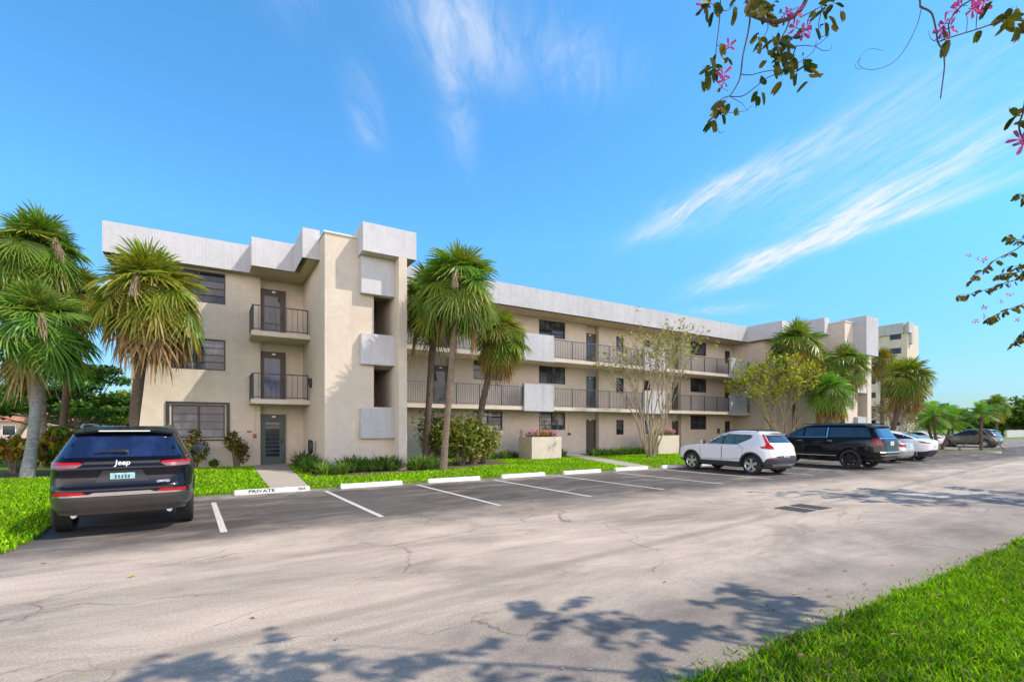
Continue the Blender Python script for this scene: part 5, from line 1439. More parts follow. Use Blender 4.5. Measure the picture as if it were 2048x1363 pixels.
# --- feather palms on the island
def feather_palm(label, base, h, rad, seed, ntr=1, nf=26, green=(0.15, 0.32, 0.03)):
    rg = random.Random(seed)
    t = thing('date_palm', label, 'palm tree', base)
    tr = MB(); mb = MB()
    for k in range(ntr):
        an = k * 2.3 + seed; d = Vector((math.cos(an), math.sin(an), 0)) * (0.35 if ntr > 1 else 0.0)
        b0 = Vector(base) + d * 0.5; tp = Vector(base) + d * 2.2 + Vector((0, 0, h * (1 - 0.13 * k)))
        tr.tube([b0, b0.lerp(tp, 0.5) + d * 0.2, tp], [0.11, 0.09, 0.11], 9)
        for i in range(nf):
            f = i / nf; el = R(80 - 90 * f + rg.uniform(-8, 8)); az = i * 2.4 + rg.uniform(-.2, .2)
            d0 = Vector((math.cos(el) * math.cos(az), math.cos(el) * math.sin(az), math.sin(el)))
            L = rad * rg.uniform(0.85, 1.1); prev = None
            c0 = tuple(x * rg.uniform(0.8, 1.25) for x in green)
            sd = Vector((-math.sin(az), math.cos(az), 0))
            rach = [tp + d0 * L * u + Vector((0, 0, -0.38 * L * u * u * (0.7 + f))) for u in [j / 9 for j in range(10)]]
            mb.col = mixc(c0, (0.2, 0.2, 0.06), 0.4); mb.tube(rach, [0.014 - 0.0012 * j for j in range(10)], 3, cap=False)
            for j in range(1, 27):
                u = 0.12 + 0.88 * j / 27; kk = min(8, int(u * 9)); q = rach[kk].lerp(rach[kk + 1], u * 9 - kk)
                tang = (rach[kk + 1] - rach[kk]).normalized()
                for sg in (1, -1):
                    ll = 0.26 * rad * math.sin(min(1.0, u * 1.05) * PI * 0.86 + 0.25) + 0.05
                    dd = (sd * sg * 0.85 + tang * 0.6 + Vector((0, 0, 0.12 - 0.25 * f))).normalized()
                    w = tang * 0.018
                    mb.col = tuple(x * rg.uniform(0.8, 1.3) for x in c0)
                    e = q + dd * ll + Vector((0, 0, -0.10 * ll))
                    mb.add([q - w, q + w, e + w * 0.2, e - w * 0.2], [(0, 1, 2, 3)])
    tr.build('trunk', M['palm_bark_dark'], t, 50); mb.build('crown', M['palm_leaf'], t, None, True)
    # timber braces
    for sg in (1, -1):
        b = MB(); bx = Vector(base)
        b.tube([bx + Vector((sg * 0.3, -1.2 * sg, 0)), bx + Vector((sg * 0.05, -0.1, h * 0.55))], 0.035, 6); b.build('brace', M['tree_bark'], t)
    return t
feather_palm('bushy feather palm with several stems on the grass island, beside the grey green car', (46.9, 14.4, 0.13), 2.5, 1.7, 3, 3, 24)
feather_palm('single stemmed feather palm on the grass island, in front of the grey green car', (47.6, 12.2, 0.13), 2.6, 1.35, 5, 1, 24)

# --- leaf clouds
def leaf_quads(P, size, rgn, tint, flat=0.0, elong=1.8, up=0.3):
    """rhombic leaves at points P (n,3)"""
    n = len(P)
    a = rgn.normal(size=(n, 3)); a[:, 2] *= (1 - flat); a /= np.linalg.norm(a, axis=1, keepdims=True) + 1e-9
    nn = rgn.normal(size=(n, 3)); nn[:, 2] += up * 3; b = np.cross(nn, a); b /= np.linalg.norm(b, axis=1, keepdims=True) + 1e-9
    c = np.cross(a, b)
    s = size * rgn.uniform(0.65, 1.3, size=(n, 1))
    V = np.empty((n, 4, 3)); V[:, 0] = P - a * s * 0.5 * elong; V[:, 1] = P + b * s * 0.5 + c * s * 0.12; V[:, 2] = P + a * s * 0.5 * elong; V[:, 3] = P - b * s * 0.5 + c * s * 0.12
    F = np.arange(n * 4).reshape(n, 4)
    T = np.repeat(tint, 4, axis=0)
    return V.reshape(-1, 3), F, T

def tints(n, cols, rgn, wts=None):
    idx = rgn.choice(len(cols), size=n, p=wts)
    c = np.array(cols)[idx]
    return np.clip(c * rgn.uniform(0.7, 1.3, size=(n, 1)), 0, 1)

def ell_points(c, r, n, rgn, shell=0.55):
    d = rgn.normal(size=(n, 3)); d /= np.linalg.norm(d, axis=1, keepdims=True)
    rr = (shell + (1 - shell) * rgn.random((n, 1))) ** 0.8
    return np.array(c) + d * rr * np.array(r)

def broad_tree(label, base, h, spread, seed, cols, leaf=0.22, n=9000, clumps=26, layer=0.35, bark_m='tree_bark', trunk_r=0.25, name='shade_tree', crown_z=0.35, group=None, lean=(0, 0)):
    """tapered trunk, limbs, and many leaf clumps with gaps between them"""
    rg = random.Random(seed); rgn = np.random.default_rng(seed)
    base = Vector(base)
    t = thing(name, label, 'tree', base, 0, group)
    tr = MB(); fork = base + Vector((lean[0], lean[1], h * crown_z))
    tr.tube([base - Vector((0, 0, 0.1)), base.lerp(fork, 0.5) + Vector((rg.uniform(-.1, .1), 0, 0)), fork], [trunk_r * 1.3, trunk_r, trunk_r * 0.85], 10)
    cen = []
    for i in range(clumps):
        a = i * 2.4 + rg.uniform(-0.4, 0.4); u = math.sqrt((i + 0.5) / clumps)
        zz = h * (crown_z + 0.05) + (h * (1 - crown_z) - 0.08 * h) * (1 - u ** 1.8 * 0.85) * rg.uniform(0.45, 1.0)
        c = base + Vector((lean[0] + math.cos(a) * spread * u, lean[1] + math.sin(a) * spread * u, zz))
        cen.append(c)
        if i % 2 == 0:
            m_ = fork.lerp(c, 0.5) + Vector((0, 0, -0.05 * h))
            tr.tube([fork, m_, c], [trunk_r * 0.5, trunk_r * 0.28, trunk_r * 0.08], 6)
    tr.build('trunk', M[bark_m], t, 60)
    V, F, T = [], [], []; off = 0
    per = n // clumps
    for i, c in enumerate(cen):
        r = spread * rg.uniform(0.22, 0.36)
        P = ell_points(c, (r, r, r * layer * rg.uniform(0.8, 1.3)), per, rgn, 0.35)
        P += rgn.normal(scale=leaf * 0.5, size=P.shape)
        tone = rg.uniform(0.75, 1.3)
        v, f, tt = leaf_quads(P, leaf, rgn, tints(per, cols, rgn) * tone, 0.4)
        V.append(v); F.append(f + off); T.append(tt); off += len(v)
    np_mesh('crown', np.concatenate(V), np.concatenate(F), M['leaf'], t, np.clip(np.concatenate(T), 0, 1))
    return t

DG = [(0.035, 0.09, 0.014), (0.055, 0.13, 0.016), (0.085, 0.18, 0.02)]
YG = [(0.18, 0.22, 0.015), (0.24, 0.27, 0.02), (0.13, 0.18, 0.015)]
MG = [(0.065, 0.14, 0.016), (0.10, 0.19, 0.018), (0.14, 0.23, 0.024)]
broad_tree('wide dark green layered tree behind the croton hedge, left of the building end', at_depth(150, 880, 36)[:2] + (0,), 7.4, 4.6, 41, DG + [(0.10, 0.20, 0.03)], 0.19, 13000, 40, 0.20, trunk_r=0.22, crown_z=0.24)
broad_tree('leaning tree at the far left edge with a pale trunk on the lawn', at_depth(16, 885, 42)[:2] + (0,), 6.5, 3.6, 42, DG + MG, 0.22, 9000, 28, 0.3, 'pale_bark', 0.22, crown_z=0.42, lean=(1.3, 0.3))
broad_tree('small tree with thin pale trunk on the lawn behind the car roof', at_depth(167, 880, 46)[:2] + (0,), 4.6, 2.4, 43, MG + DG, 0.2, 6000, 20, 0.35, 'pale_bark', 0.13, crown_z=0.42)
for i, (px, py, d, h, s_, cc, lb) in enumerate((
        (232, 860, 64, 7.2, 3.6, YG, 'yellow green bushy tree beside the left end of the building'), (190, 862, 70, 6.0, 4.5, YG + MG, 'low olive tree in the yellow green row, above the tan roof'),
        (110, 862, 75, 7.5, 5.0, MG + YG, 'olive tree behind the dark layered tree'), (40, 862, 80, 7.0, 5.5, YG, 'yellowish tree above the terracotta roof'), (-30, 862, 70, 9.0, 6.0, DG, 'dark tree cut by the left edge beyond the lawn'))):
    broad_tree(lb, at_depth(px, py, d)[:2] + (0,), h, s_, 50 + i, cc, 0.34, 4500, 22, 0.55, trunk_r=0.25, crown_z=0.2)
RT = (
    (1905, 118, 7.2, 5, MG, 'rounded tree far behind the island palms'), (1940, 135, 6.2, 7, MG, 'mid green tree mass right of the island palms'), (1968, 120, 7.0, 4.5, MG + DG, 'tree just left of the far fan palm'),
    (2005, 112, 5.8, 6, YG + MG, 'yellow green tree below the far right skyline'), (2030, 105, 7.0, 5, MG, 'feathery mid green tree near the right edge'), (2062, 120, 10.0, 7, MG + DG, 'tallest tree cut by the right edge'),
    (1860, 110, 6.0, 5, YG, 'olive tree seen between the leaning palm and the island'), (2110, 100, 9, 7, MG, 'broad tree beyond the right edge'), (1985, 150, 6.5, 9, MG, 'low green tree line closing the far road'))
for i, (px, d, h, s_, cc, lb) in enumerate(RT):
    broad_tree(lb, at_depth(px, 870, d)[:2] + (0,), h, s_, 70 + i, cc, 0.42, 3600, 20, 0.6, trunk_r=0.25, crown_z=0.2)
fan_palm('small distant fan palm on the skyline at the far right', at_depth(1993, 865, 100)[:2] + (0,), at_depth(1993, 812, 100), 3.0, 36, 'palm_bark_dark', 0.25, 28, 0.0, 4, nseg=16, stalk=0)

# --- crape myrtles: many stems, nearly bare
def bare_tree(label, base, h, spread, seed, nst, leaves, leafcol, bark_m='pale_bark', r0=0.07, lsize=0.09, depth=4, extra=0, group=None):
    rg = random.Random(seed); rgn = np.random.default_rng(seed)
    base = Vector(base); t = thing('crape_myrtle', label, 'tree', base, 0, group)
    tr = MB(); tips = []
    def grow(p, d, L, r, k):
        q = p + d * L
        mid = p.lerp(q, 0.5) + rvec(rg) * L * 0.06
        r1 = r * 0.66
        tr.tube([p, mid, q], [r, (r + r1) / 2, r1], 6 if k > 2 else 4, cap=False)
        if k <= 2: tips.append((mid, q))
        if k == 0: return
        nb = 3 if rg.random() < 0.45 else 2
        for i in range(nb):
            nd = (d + rvec(rg) * 0.42 + Vector((0, 0, 0.10))).normalized()
            grow(q, nd, L * rg.uniform(0.62, 0.88), r1 * rg.uniform(0.7, 0.95), k - 1)
    for i in range(nst):
        a = 2 * PI * i / nst + rg.uniform(-0.3, 0.3); out = rg.uniform(0.45, 1.0)
        d = Vector((math.cos(a) * spread * out / h * 1.15, math.sin(a) * spread * out / h * 1.15, 1)).normalized()
        p0 = base + Vector((math.cos(a) * 0.12, math.sin(a) * 0.12, -0.05))
        grow(p0, d, h * 0.30, r0 * rg.uniform(0.7, 1.1), depth)
    tr.tube([base - Vector((0, 0, 0.1)), base + Vector((0, 0, 0.25))], [0.26, 0.16], 10)
    tr.build('trunk', M[bark_m], t, 60)
    pts = []
    for _ in range(leaves):
        a, b_ = rg.choice(tips); u = rg.random()
        q = a.lerp(b_, u) + rvec(rg) * rg.uniform(0, 0.22)
        pts.append(q)
    P = np.array([tuple(q) for q in pts])
    v, f, tt = leaf_quads(P, lsize, rgn, tints(len(P), leafcol, rgn), 0.2)
    np_mesh('crown', v, f, M['leaf'], t, tt)
    return t
MY = [(0.26, 0.29, 0.03), (0.34, 0.34, 0.04), (0.16, 0.20, 0.02), (0.40, 0.33, 0.05)]
bare_tree('nearly bare many stemmed tree on the lawn in front of the gallery', gp(1302, 915), 7.9, 2.6, 81, 12, 1500, MY, lsize=0.10)
bare_tree('leafier yellow green many stemmed tree between the white and the long black car', at_depth(1566, 895, 32.5)[:2] + (0,), 6.9, 2.7, 86, 15, 5200, [(0.34, 0.36, 0.02), (0.42, 0.42, 0.03), (0.22, 0.27, 0.02)], lsize=0.105)
bare_tree('leafless tan tree under the leaning palm, against the far wall', at_depth(1795, 880, 46)[:2] + (0,), 4.6, 2.0, 83, 10, 2500, [(0.28, 0.23, 0.10), (0.34, 0.28, 0.14)], lsize=0.1)
bare_tree('leafless tan tree behind the island palms, right of the leaning palm', at_depth(1840, 880, 52)[:2] + (0,), 4.4, 2.2, 84, 9, 2500, [(0.28, 0.22, 0.08), (0.3, 0.17, 0.05)], lsize=0.1)

# --- shrubs
def shrub(name, label, cat, base, rx, rz_, n, cols, leaf, seed, elong=2.2, stems=7, up=0.6, group=None, ry=None, wts=None, shell=0.45, loose=0.0):
    rg = random.Random(seed); rgn = np.random.default_rng(seed); base = Vector(base)
    t = thing(name, label, cat, base, 0, group)
    st = MB(); V, F, T = [], [], []; off = 0; ry = ry or rx
    cl = max(5, stems + 4)
    for i in range(cl):
        a = i * 2.4; u = math.sqrt((i + 0.3) / cl) * 0.72
        zc = rz_ * (0.30 + 0.42 * rg.random() * (1.15 - u * 0.6)) * 1.35
        c = base + Vector((math.cos(a) * rx * u, math.sin(a) * ry * u, zc))
        st.tube([base + Vector((math.cos(a) * 0.08, math.sin(a) * 0.08, -0.03)), base.lerp(c, 0.6) + Vector((0, 0, 0.05)), c], [0.025, 0.018, 0.008], 5, cap=False)
        k = n // cl; r = rx * rg.uniform(0.34, 0.52)
        P = ell_points(c, (r, r * ry / rx, rz_ * rg.uniform(0.24, 0.36)), k, rgn, shell)
        if loose:
            P += rgn.normal(scale=loose, size=P.shape) * np.array((1, 1, 1.3)); P[:, 2] += np.abs(rgn.normal(scale=loose, size=k)) * (rgn.random(k) < 0.3) * 2
        P[:, 2] = np.maximum(P[:, 2], base.z + 0.05)
        v, f, tt = leaf_quads(P, leaf, rgn, tints(k, cols, rgn, wts) * rg.uniform(0.8, 1.2), 0.1, elong, up)
        V.append(v); F.append(f + off); T.append(tt); off += len(v)
    st.build('stem', M['tree_bark'], t, 60)
    np_mesh('foliage', np.concatenate(V), np.concatenate(F), M['leaf'], t, np.clip(np.concatenate(T), 0, 1))
    return t
CRO = [(0.05, 0.12, 0.014), (0.16, 0.20, 0.014), (0.36, 0.28, 0.02), (0.38, 0.15, 0.02), (0.20, 0.08, 0.03), (0.09, 0.22, 0.03)]
CRD = [(0.08, 0.10, 0.016), (0.16, 0.14, 0.02), (0.18, 0.09, 0.025), (0.09, 0.05, 0.016), (0.24, 0.21, 0.03)]
x, y, _ = gp(110, 940)
shrub('croton_shrub', 'orange and green croton hedge bush right behind the grey palm trunk', 'shrub', (-4.75, 24.9, 0.04), 0.95, 1.45, 1300, CRO, 0.15, 91, 1.9, wts=[0.22, 0.26, 0.18, 0.1, 0.06, 0.18])
shrub('croton_shrub', 'red leaved croton hedge bush left of the grey palm trunk', 'shrub', (-6.3, 25.6, 0.04), 0.7, 1.3, 700, CRO[1:], 0.14, 92, 1.9)
shrub('croton_shrub', 'yellow green croton hedge bush behind the black car window', 'shrub', (-3.6, 24.8, 0.04), 0.9, 1.45, 1300, CRO[:3] + [CRO[5]], 0.15, 93, 1.9)
shrub('croton_shrub', 'low lime green plant at the foot of the croton hedge', 'shrub', (-4.15, 23.3, 0.04), 0.6, 0.65, 500, [(0.18, 0.26, 0.02), (0.26, 0.30, 0.02)], 0.13, 94, 2.4)
shrub('croton_shrub', 'dark croton under the ground floor window, beside the car mirror', 'shrub', (-0.55, 24.2, 0.04), 0.55, 1.35, 700, CRD, 0.085, 95, 2.0)
shrub('croton_shrub', 'bronze croton standing alone between the window and the grey green door', 'shrub', (0.98, 24.1, 0.04), 0.48, 1.38, 700, CRD, 0.085, 96, 2.0)
shrub('firebush', 'big loose yellow green bush around the palm trunks by the stair tower', 'shrub', (9.9, 20.4, 0.04), 1.55, 1.75, 5200, [(0.13, 0.18, 0.025), (0.24, 0.26, 0.04), (0.06, 0.11, 0.018), (0.32, 0.29, 0.06)], 0.085, 97, 3.0, 14, ry=0.9, shell=0.2, loose=0.11)
shrub('firebush', 'wispy dark bush at the foot of the dark palm next to the tower', 'shrub', (8.9, 21.2, 0.04), 0.95, 2.25, 1500, [(0.05, 0.085, 0.015), (0.10, 0.12, 0.025), (0.16, 0.12, 0.06)], 0.07, 98, 3.0, 8, shell=0.2, loose=0.14)
shrub('firebush', 'yellowing bush at the right end of the palm bed', 'shrub', (11.3, 20.9, 0.04), 0.85, 1.35, 1500, [(0.26, 0.26, 0.05), (0.34, 0.29, 0.08), (0.14, 0.18, 0.03)], 0.085, 99, 3.0, 8, shell=0.2, loose=0.11)
shrub('small_shrub', 'small green seedling under the wall right of the black car', 'shrub', (0.15, 24.3, 0.04), 0.22, 0.36, 120, MG, 0.07, 101, 2.6, 3)

# --- strap leaved border plants
def strap_mesh(seed, n=60, L=0.62, cols=((0.035, 0.09, 0.012), (0.065, 0.15, 0.018), (0.14, 0.22, 0.05))):
    rg = random.Random(seed); mb = MB()
    for i in range(n):
        az = rg.uniform(0, 2 * PI); el = R(rg.uniform(38, 88)); l = L * rg.uniform(0.7, 1.15)
        d = Vector((math.cos(el) * math.cos(az), math.cos(el) * math.sin(az), math.sin(el))); sd = Vector((-math.sin(az), math.cos(az), 0))
        b0 = Vector((math.cos(az), math.sin(az), 0)) * rg.uniform(0, 0.12)
        c = mixc(rg.choice(cols), rg.choice(cols), rg.random()); g = rg.uniform(0.5, 1.0)
        vs = []
        for u, w in ((0, 0.010), (0.35, 0.016), (0.7, 0.013), (1, 0.002)):
            p = b0 + d * l * u + Vector((0, 0, -g * l * u ** 2.2 * 0.55)); vs += [p - sd * w, p + sd * w]
        mb.col = c; mb.add(vs, [(0, 1, 3, 2), (2, 3, 5, 4), (4, 5, 7, 6)])
    me = bpy.data.meshes.new('border_plant'); me.from_pydata(mb.v, [], mb.f); me.materials.append(M['leaf'])
    at = me.color_attributes.new('tint', 'FLOAT_COLOR', 'POINT'); arr = np.ones((len(mb.v), 4), dtype=np.float32); arr[:, :3] = mb.c
    at.data.foreach_set('color', arr.ravel()); return me
SM = [strap_mesh(s) for s in (1, 2, 3)]
SL = [strap_mesh(s + 10, cols=((0.08, 0.19, 0.02), (0.16, 0.28, 0.04), (0.26, 0.36, 0.08))) for s in (1, 2)]
rg = random.Random(77)
def border(spots, label, group, meshes, sc=1.0, cat='plant'):
    for (x, y) in spots:
        o = put_mesh('border_plant', rg.choice(meshes)); o.location = (x, y, 0.04); o.rotation_euler = (0, 0, rg.uniform(0, 6.3))
        s = sc * rg.uniform(0.85, 1.2); o.scale = (s, s, s * rg.uniform(0.9, 1.1)); tag(o, label, cat, group)
border([(4.55 + i * 0.36 + rg.uniform(-.08, .08), 19.55 + rg.uniform(-.1, .1)) for i in range(6)] + [(4.4 + i * 0.34 + rg.uniform(-.06, .06), 19.35 + rg.uniform(-.06, .06)) for i in range(7)] + [(4.7 + i * 0.37, 19.15 + rg.uniform(-.1, .1)) for i in range(5)], 'dark strap leaved clump in the row along the stair tower front', 'border plants along the stair tower front', SM, 1.35)
border([(3.35 + rg.uniform(-.25, .3), 19.2 + i * 0.42) for i in range(9)] + [(3.2, 20.0), (3.45, 21.4), (3.3, 22.5)], 'dark grassy clump heaped between the path and the stair tower side', 'border plants beside the path', SM, 1.45)
border([(3.75, 18.7), (4.1, 18.5), (3.5, 18.3), (4.3, 19.0)], 'bright green strap leaved clump at the stair tower corner by the path', 'bright clumps at the tower corner', SL, 1.2)
border([(7.2 + rg.uniform(-.1, .1), 18.9 + i * 0.36) for i in range(4)] + [(7.6, 18.7), (7.9, 19.2), (7.7, 19.8), (8.2, 18.9)], 'bright strap leaved clump right of the stair tower pier', 'clumps beside the tower pier', SL, 1.4)
border([(12.6 + i * 0.33, 23.2 + rg.uniform(-.2, .2)) for i in range(7)], 'green clump along the wall left of the first flower planter', 'clumps left of the first planter', SL + SM, 1.1)
border([(17.3, 22.6), (17.7, 22.9)], 'green clump just right of the first flower planter', 'clumps right of the first planter', SM, 1.05)
border([(19.6 + i * 0.37, 22.3 + rg.uniform(-.25, .25)) for i in range(14)] + [(19.9 + i * 0.5, 23.0 + rg.uniform(-.2, .2)) for i in range(9)], 'leafy clump in the bed between the second path and the bare tree', 'clumps in the middle bed', SM + SL, 1.2)
border([(27.1 + i * 0.4, 22.4 + rg.uniform(-.2, .2)) for i in range(7)], 'green clump right of the second flower planter', 'clumps right of the second planter', SL + SM, 1.15)

# --- flower planters
def planter(label, x0, x1, y0, y1, h):
    t = thing('planter', label, 'planter', ((x0 + x1) / 2, (y0 + y1) / 2, 0)); w = 0.12
    b = MB(); b.box(x0, x1, y0, y0 + w, -0.02, h); b.box(x0, x1, y1 - w, y1, -0.02, h); b.box(x0, x0 + w, y0 + w, y1 - w, -0.02, h); b.box(x1 - w, x1, y0 + w, y1 - w, -0.02, h)
    b.build('box', M['wall'], t)
    MB().box(x0 + w, x1 - w, y0 + w, y1 - w, h - 0.12, h - 0.05).build('soil', M['mulch'], t)
def flowers(label, c, rx, ry, hh, cols, seed):
    rgn = np.random.default_rng(seed); t = thing('flowering_plant', label, 'flowers', c)
    P = ell_points((c[0], c[1], c[2] + hh * 0.35), (rx, ry, hh * 0.5), 260, rgn, 0.2); P[:, 2] = np.maximum(P[:, 2], c[2])
    v, f, tt = leaf_quads(P, 0.07, rgn, tints(260, MG, rgn), 0.1, 1.4); np_mesh('foliage', v, f, M['leaf'], t, tt)
    P = ell_points((c[0], c[1], c[2] + hh * 0.55), (rx, ry, hh * 0.5), 330, rgn, 0.8); P[:, 2] = np.maximum(P[:, 2], c[2] + 0.05)
    v, f, tt = leaf_quads(P, 0.06, rgn, tints(330, cols, rgn), 0.1, 1.1); np_mesh('petal', v, f, M['petal'], t, tt)
PK = [(0.75, 0.25, 0.5), (0.8, 0.45, 0.6), (0.55, 0.12, 0.4)]; OR = [(0.75, 0.25, 0.05), (0.7, 0.35, 0.08), (0.5, 0.12, 0.05)]
planter('tall beige planter box with pink and orange flowers, nearest the palms', 14.75, 16.75, 21.8, 23.1, 1.25)
planter('tall beige planter box behind the bare tree', 24.6, 26.6, 21.8, 23.1, 1.25)
flowers('pink flowers at the left end of the nearer planter', (15.1, 22.3, 1.2), 0.38, 0.45, 0.42, PK, 1)
flowers('orange flowers in the middle of the nearer planter', (15.75, 22.3, 1.2), 0.38, 0.45, 0.46, OR, 2)
flowers('pink flowers at the right end of the nearer planter', (16.4, 22.3, 1.2), 0.34, 0.45, 0.40, PK, 3)
flowers('pink flowers at the left end of the farther planter', (25.0, 22.3, 1.2), 0.36, 0.45, 0.42, OR, 4)
flowers('pink flowers at the right end of the farther planter', (26.15, 22.3, 1.2), 0.4, 0.45, 0.52, PK, 5)
# ------------------------------------------------------------------ wheel stops
def stop_mesh(L):
    poly = [(-0.085, 0.0), (0.085, 0.0), (0.085, 0.03), (0.05, 0.135), (-0.05, 0.135), (-0.085, 0.03)]
    bm = bmesh.new()
    mb = MB(); mb.prism_x(poly, -L / 2, L / 2)
    me = bpy.data.meshes.new('wheel_stop'); me.from_pydata(mb.v, [], mb.f)
    bm.from_mesh(me); bmesh.ops.recalc_face_normals(bm, faces=bm.faces)
    bmesh.ops.bevel(bm, geom=[e for e in bm.edges if e.calc_length() > 0.02], offset=0.012, segments=2, affect='EDGES')
    bm.to_mesh(me); bm.free(); me.materials.append(M['stop_white']); return me
WS = stop_mesh(1.83)
stops = [(0.53 + 2.67 * k + 0.915) for k in range(13)]
kinds = {0: 'white concrete wheel stop stencilled PRIVATE, at the end of the path', 1: 'white wheel stop in front of the stair tower', 2: 'white wheel stop before the palm bed', 3: 'white wheel stop left of the first planter',
         4: 'white wheel stop in line with the first planter', 5: 'white wheel stop at the foot of the diagonal path', 6: 'white wheel stop in front of the white crossover', 7: 'white wheel stop in the empty bay beside the long black car'}
for k, xc in enumerate(stops):
    if k > 8: continue
    if k == 0:
        t = thing('wheel_stop', kinds[0], 'wheel stop', (xc, 14.52, 0.0), R(0.0), 'white concrete wheel stops along the bays')
        o = put_mesh('block', WS, t)
        sl_ = math.atan2(0.105, 0.035)
        for txt, cx, sz in (('PRIVATE', -0.28, 0.135), ('365', 0.70, 0.125)):
            vs, fs = text_mb(txt, sz, 0.0012, 0.0, 0.003)
            mb = MB(); n_ = Vector((0, -math.sin(sl_), math.cos(sl_))); up = Vector((0, math.cos(sl_), math.sin(sl_)))
            c0 = Vector((cx, -0.0685, 0.082)) + n_ * 0.0025
            mb.add([c0 + Vector((1, 0, 0)) * v.x * (1.25 if len(txt) > 3 else 1.1) + up * v.y * 0.80 + n_ * (v.z + 0.001) for v in vs], fs)
            mb.build('lettering', M['letter'], t, local=True)
    else:
        o = put_mesh('wheel_stop', WS); o.location = (xc + 0.02 * math.sin(k * 5), 14.52 + 0.03 * math.sin(k * 3), 0.0); o.rotation_euler = (0, 0, R(0.8 * math.sin(k * 2.3)))
        tag(o, kinds.get(k, 'white wheel stop seen low under the long black car'), 'wheel stop', 'white concrete wheel stops along the bays')

# ------------------------------------------------------------------ drain
x, y, _ = gp(1606, 1016)
t = thing('storm_drain', 'dark cast iron storm drain with two grates set in the driving lane', 'drain', (x, y, 0))
b = MB(); b.box(x - 0.62, x + 0.62, y - 0.40, y + 0.40, -0.02, 0.008); b.build('frame', M['concrete'], t)
for sg in (-1, 1):
    b = MB(); xa, xb = (x - 0.56, x - 0.055) if sg < 0 else (x + 0.055, x + 0.56)
    b.box(xa, xb, y - 0.33, y + 0.33, 0.0, 0.011)
    for i in range(9):
        yy = y - 0.30 + i * 0.075
        b.box(xa + 0.02, xb - 0.02, yy, yy + 0.03, 0.011, 0.018)
    b.build('grate', M['iron'], t)

# ------------------------------------------------------------------ hose holder by the tower
t = thing('hose_holder', 'black coiled hose on a thin stake beside the stair tower wall', 'hose holder', (3.6, 21.9, 0.04))
b = MB(); b.tube([(3.6, 21.9, 0.0), (3.6, 21.9, 1.2)], 0.028, 8); b.build('stake', M['black_metal'], t)
b = MB()
for k in range(5):
    pts = [(3.58 + k * 0.028 - 0.05, 21.88 + (0.15 + 0.008 * k) * math.cos(a), 0.95 + (0.30 - 0.012 * k) * math.sin(a)) for a in [2 * PI * i / 20 for i in range(21)]]
    b.tube(pts, 0.024, 6)
b.tube([(3.55, 21.80, 0.95), (3.5, 21.7, 0.6), (3.52, 21.75, 0.35)], 0.018, 6)
b.build('hose', M['trim'], t, 40)

# ------------------------------------------------------------------ far houses at the left
def house(label, px, d, w, dep, hw, hr, roofm):
    x, y, _ = at_depth(px, 860, d)
    t = thing('house', label, 'house', (x, y, 0))
    MB().box(x - w / 2, x + w / 2, y, y + dep, -0.05, hw).build('wall', M['pink_wall'], t)
    b = MB(); e = 0.6; z0 = hw + 0.002
    vs = [(x - w / 2 - e, y - e, z0), (x + w / 2 + e, y - e, z0), (x + w / 2 + e, y + dep + e, z0), (x - w / 2 - e, y + dep + e, z0), (x - w / 2 + dep * 0.4, y + dep / 2, hw + hr), (x + w / 2 - dep * 0.4, y + dep / 2, hw + hr)]
    b.add(vs, [(3, 2, 1, 0), (0, 1, 5, 4), (1, 2, 5), (2, 3, 4, 5), (3, 0, 4)]); b.build('roof', roofm, t)
    for i in range(3):
        xx = x - w / 2 + w * (i + 0.5) / 3
        f = MB(); f.box(xx - 0.65, xx + 0.65, y - 0.05, y - 0.001, 0.75, 2.1); wd = f.build('window', M['plate_white'], t)
        g = MB(); g.quad((xx - 0.58, y - 0.052, 0.82), (xx + 0.58, y - 0.052, 0.82), (xx + 0.58, y - 0.052, 2.03), (xx - 0.58, y - 0.052, 2.03)); g.build('pane', M['dark_glass'], wd)
house('pink house with a terracotta hipped roof at the far left edge', 18, 62, 13, 9, 2.6, 2.0, M['terracotta'])
house('low pinkish house with a tan roof behind the black car roof', 205, 74, 14, 9, 2.2, 1.3, M['tan_roof'])
house('pale house with a tan roof between the palm trunks and the croton hedge', 118, 80, 10, 9, 2.2, 1.4, M['tan_roof'])

# far right: pale garden wall
x, y, _ = at_depth(2040, 862, 95)
MBw = MB(); MBw.box(x - 8, x + 14, y, y + 0.3, -0.05, 1.3)
tag(MBw.build('garden_wall', M['white']), 'low pale wall under the trees at the far right', 'wall')
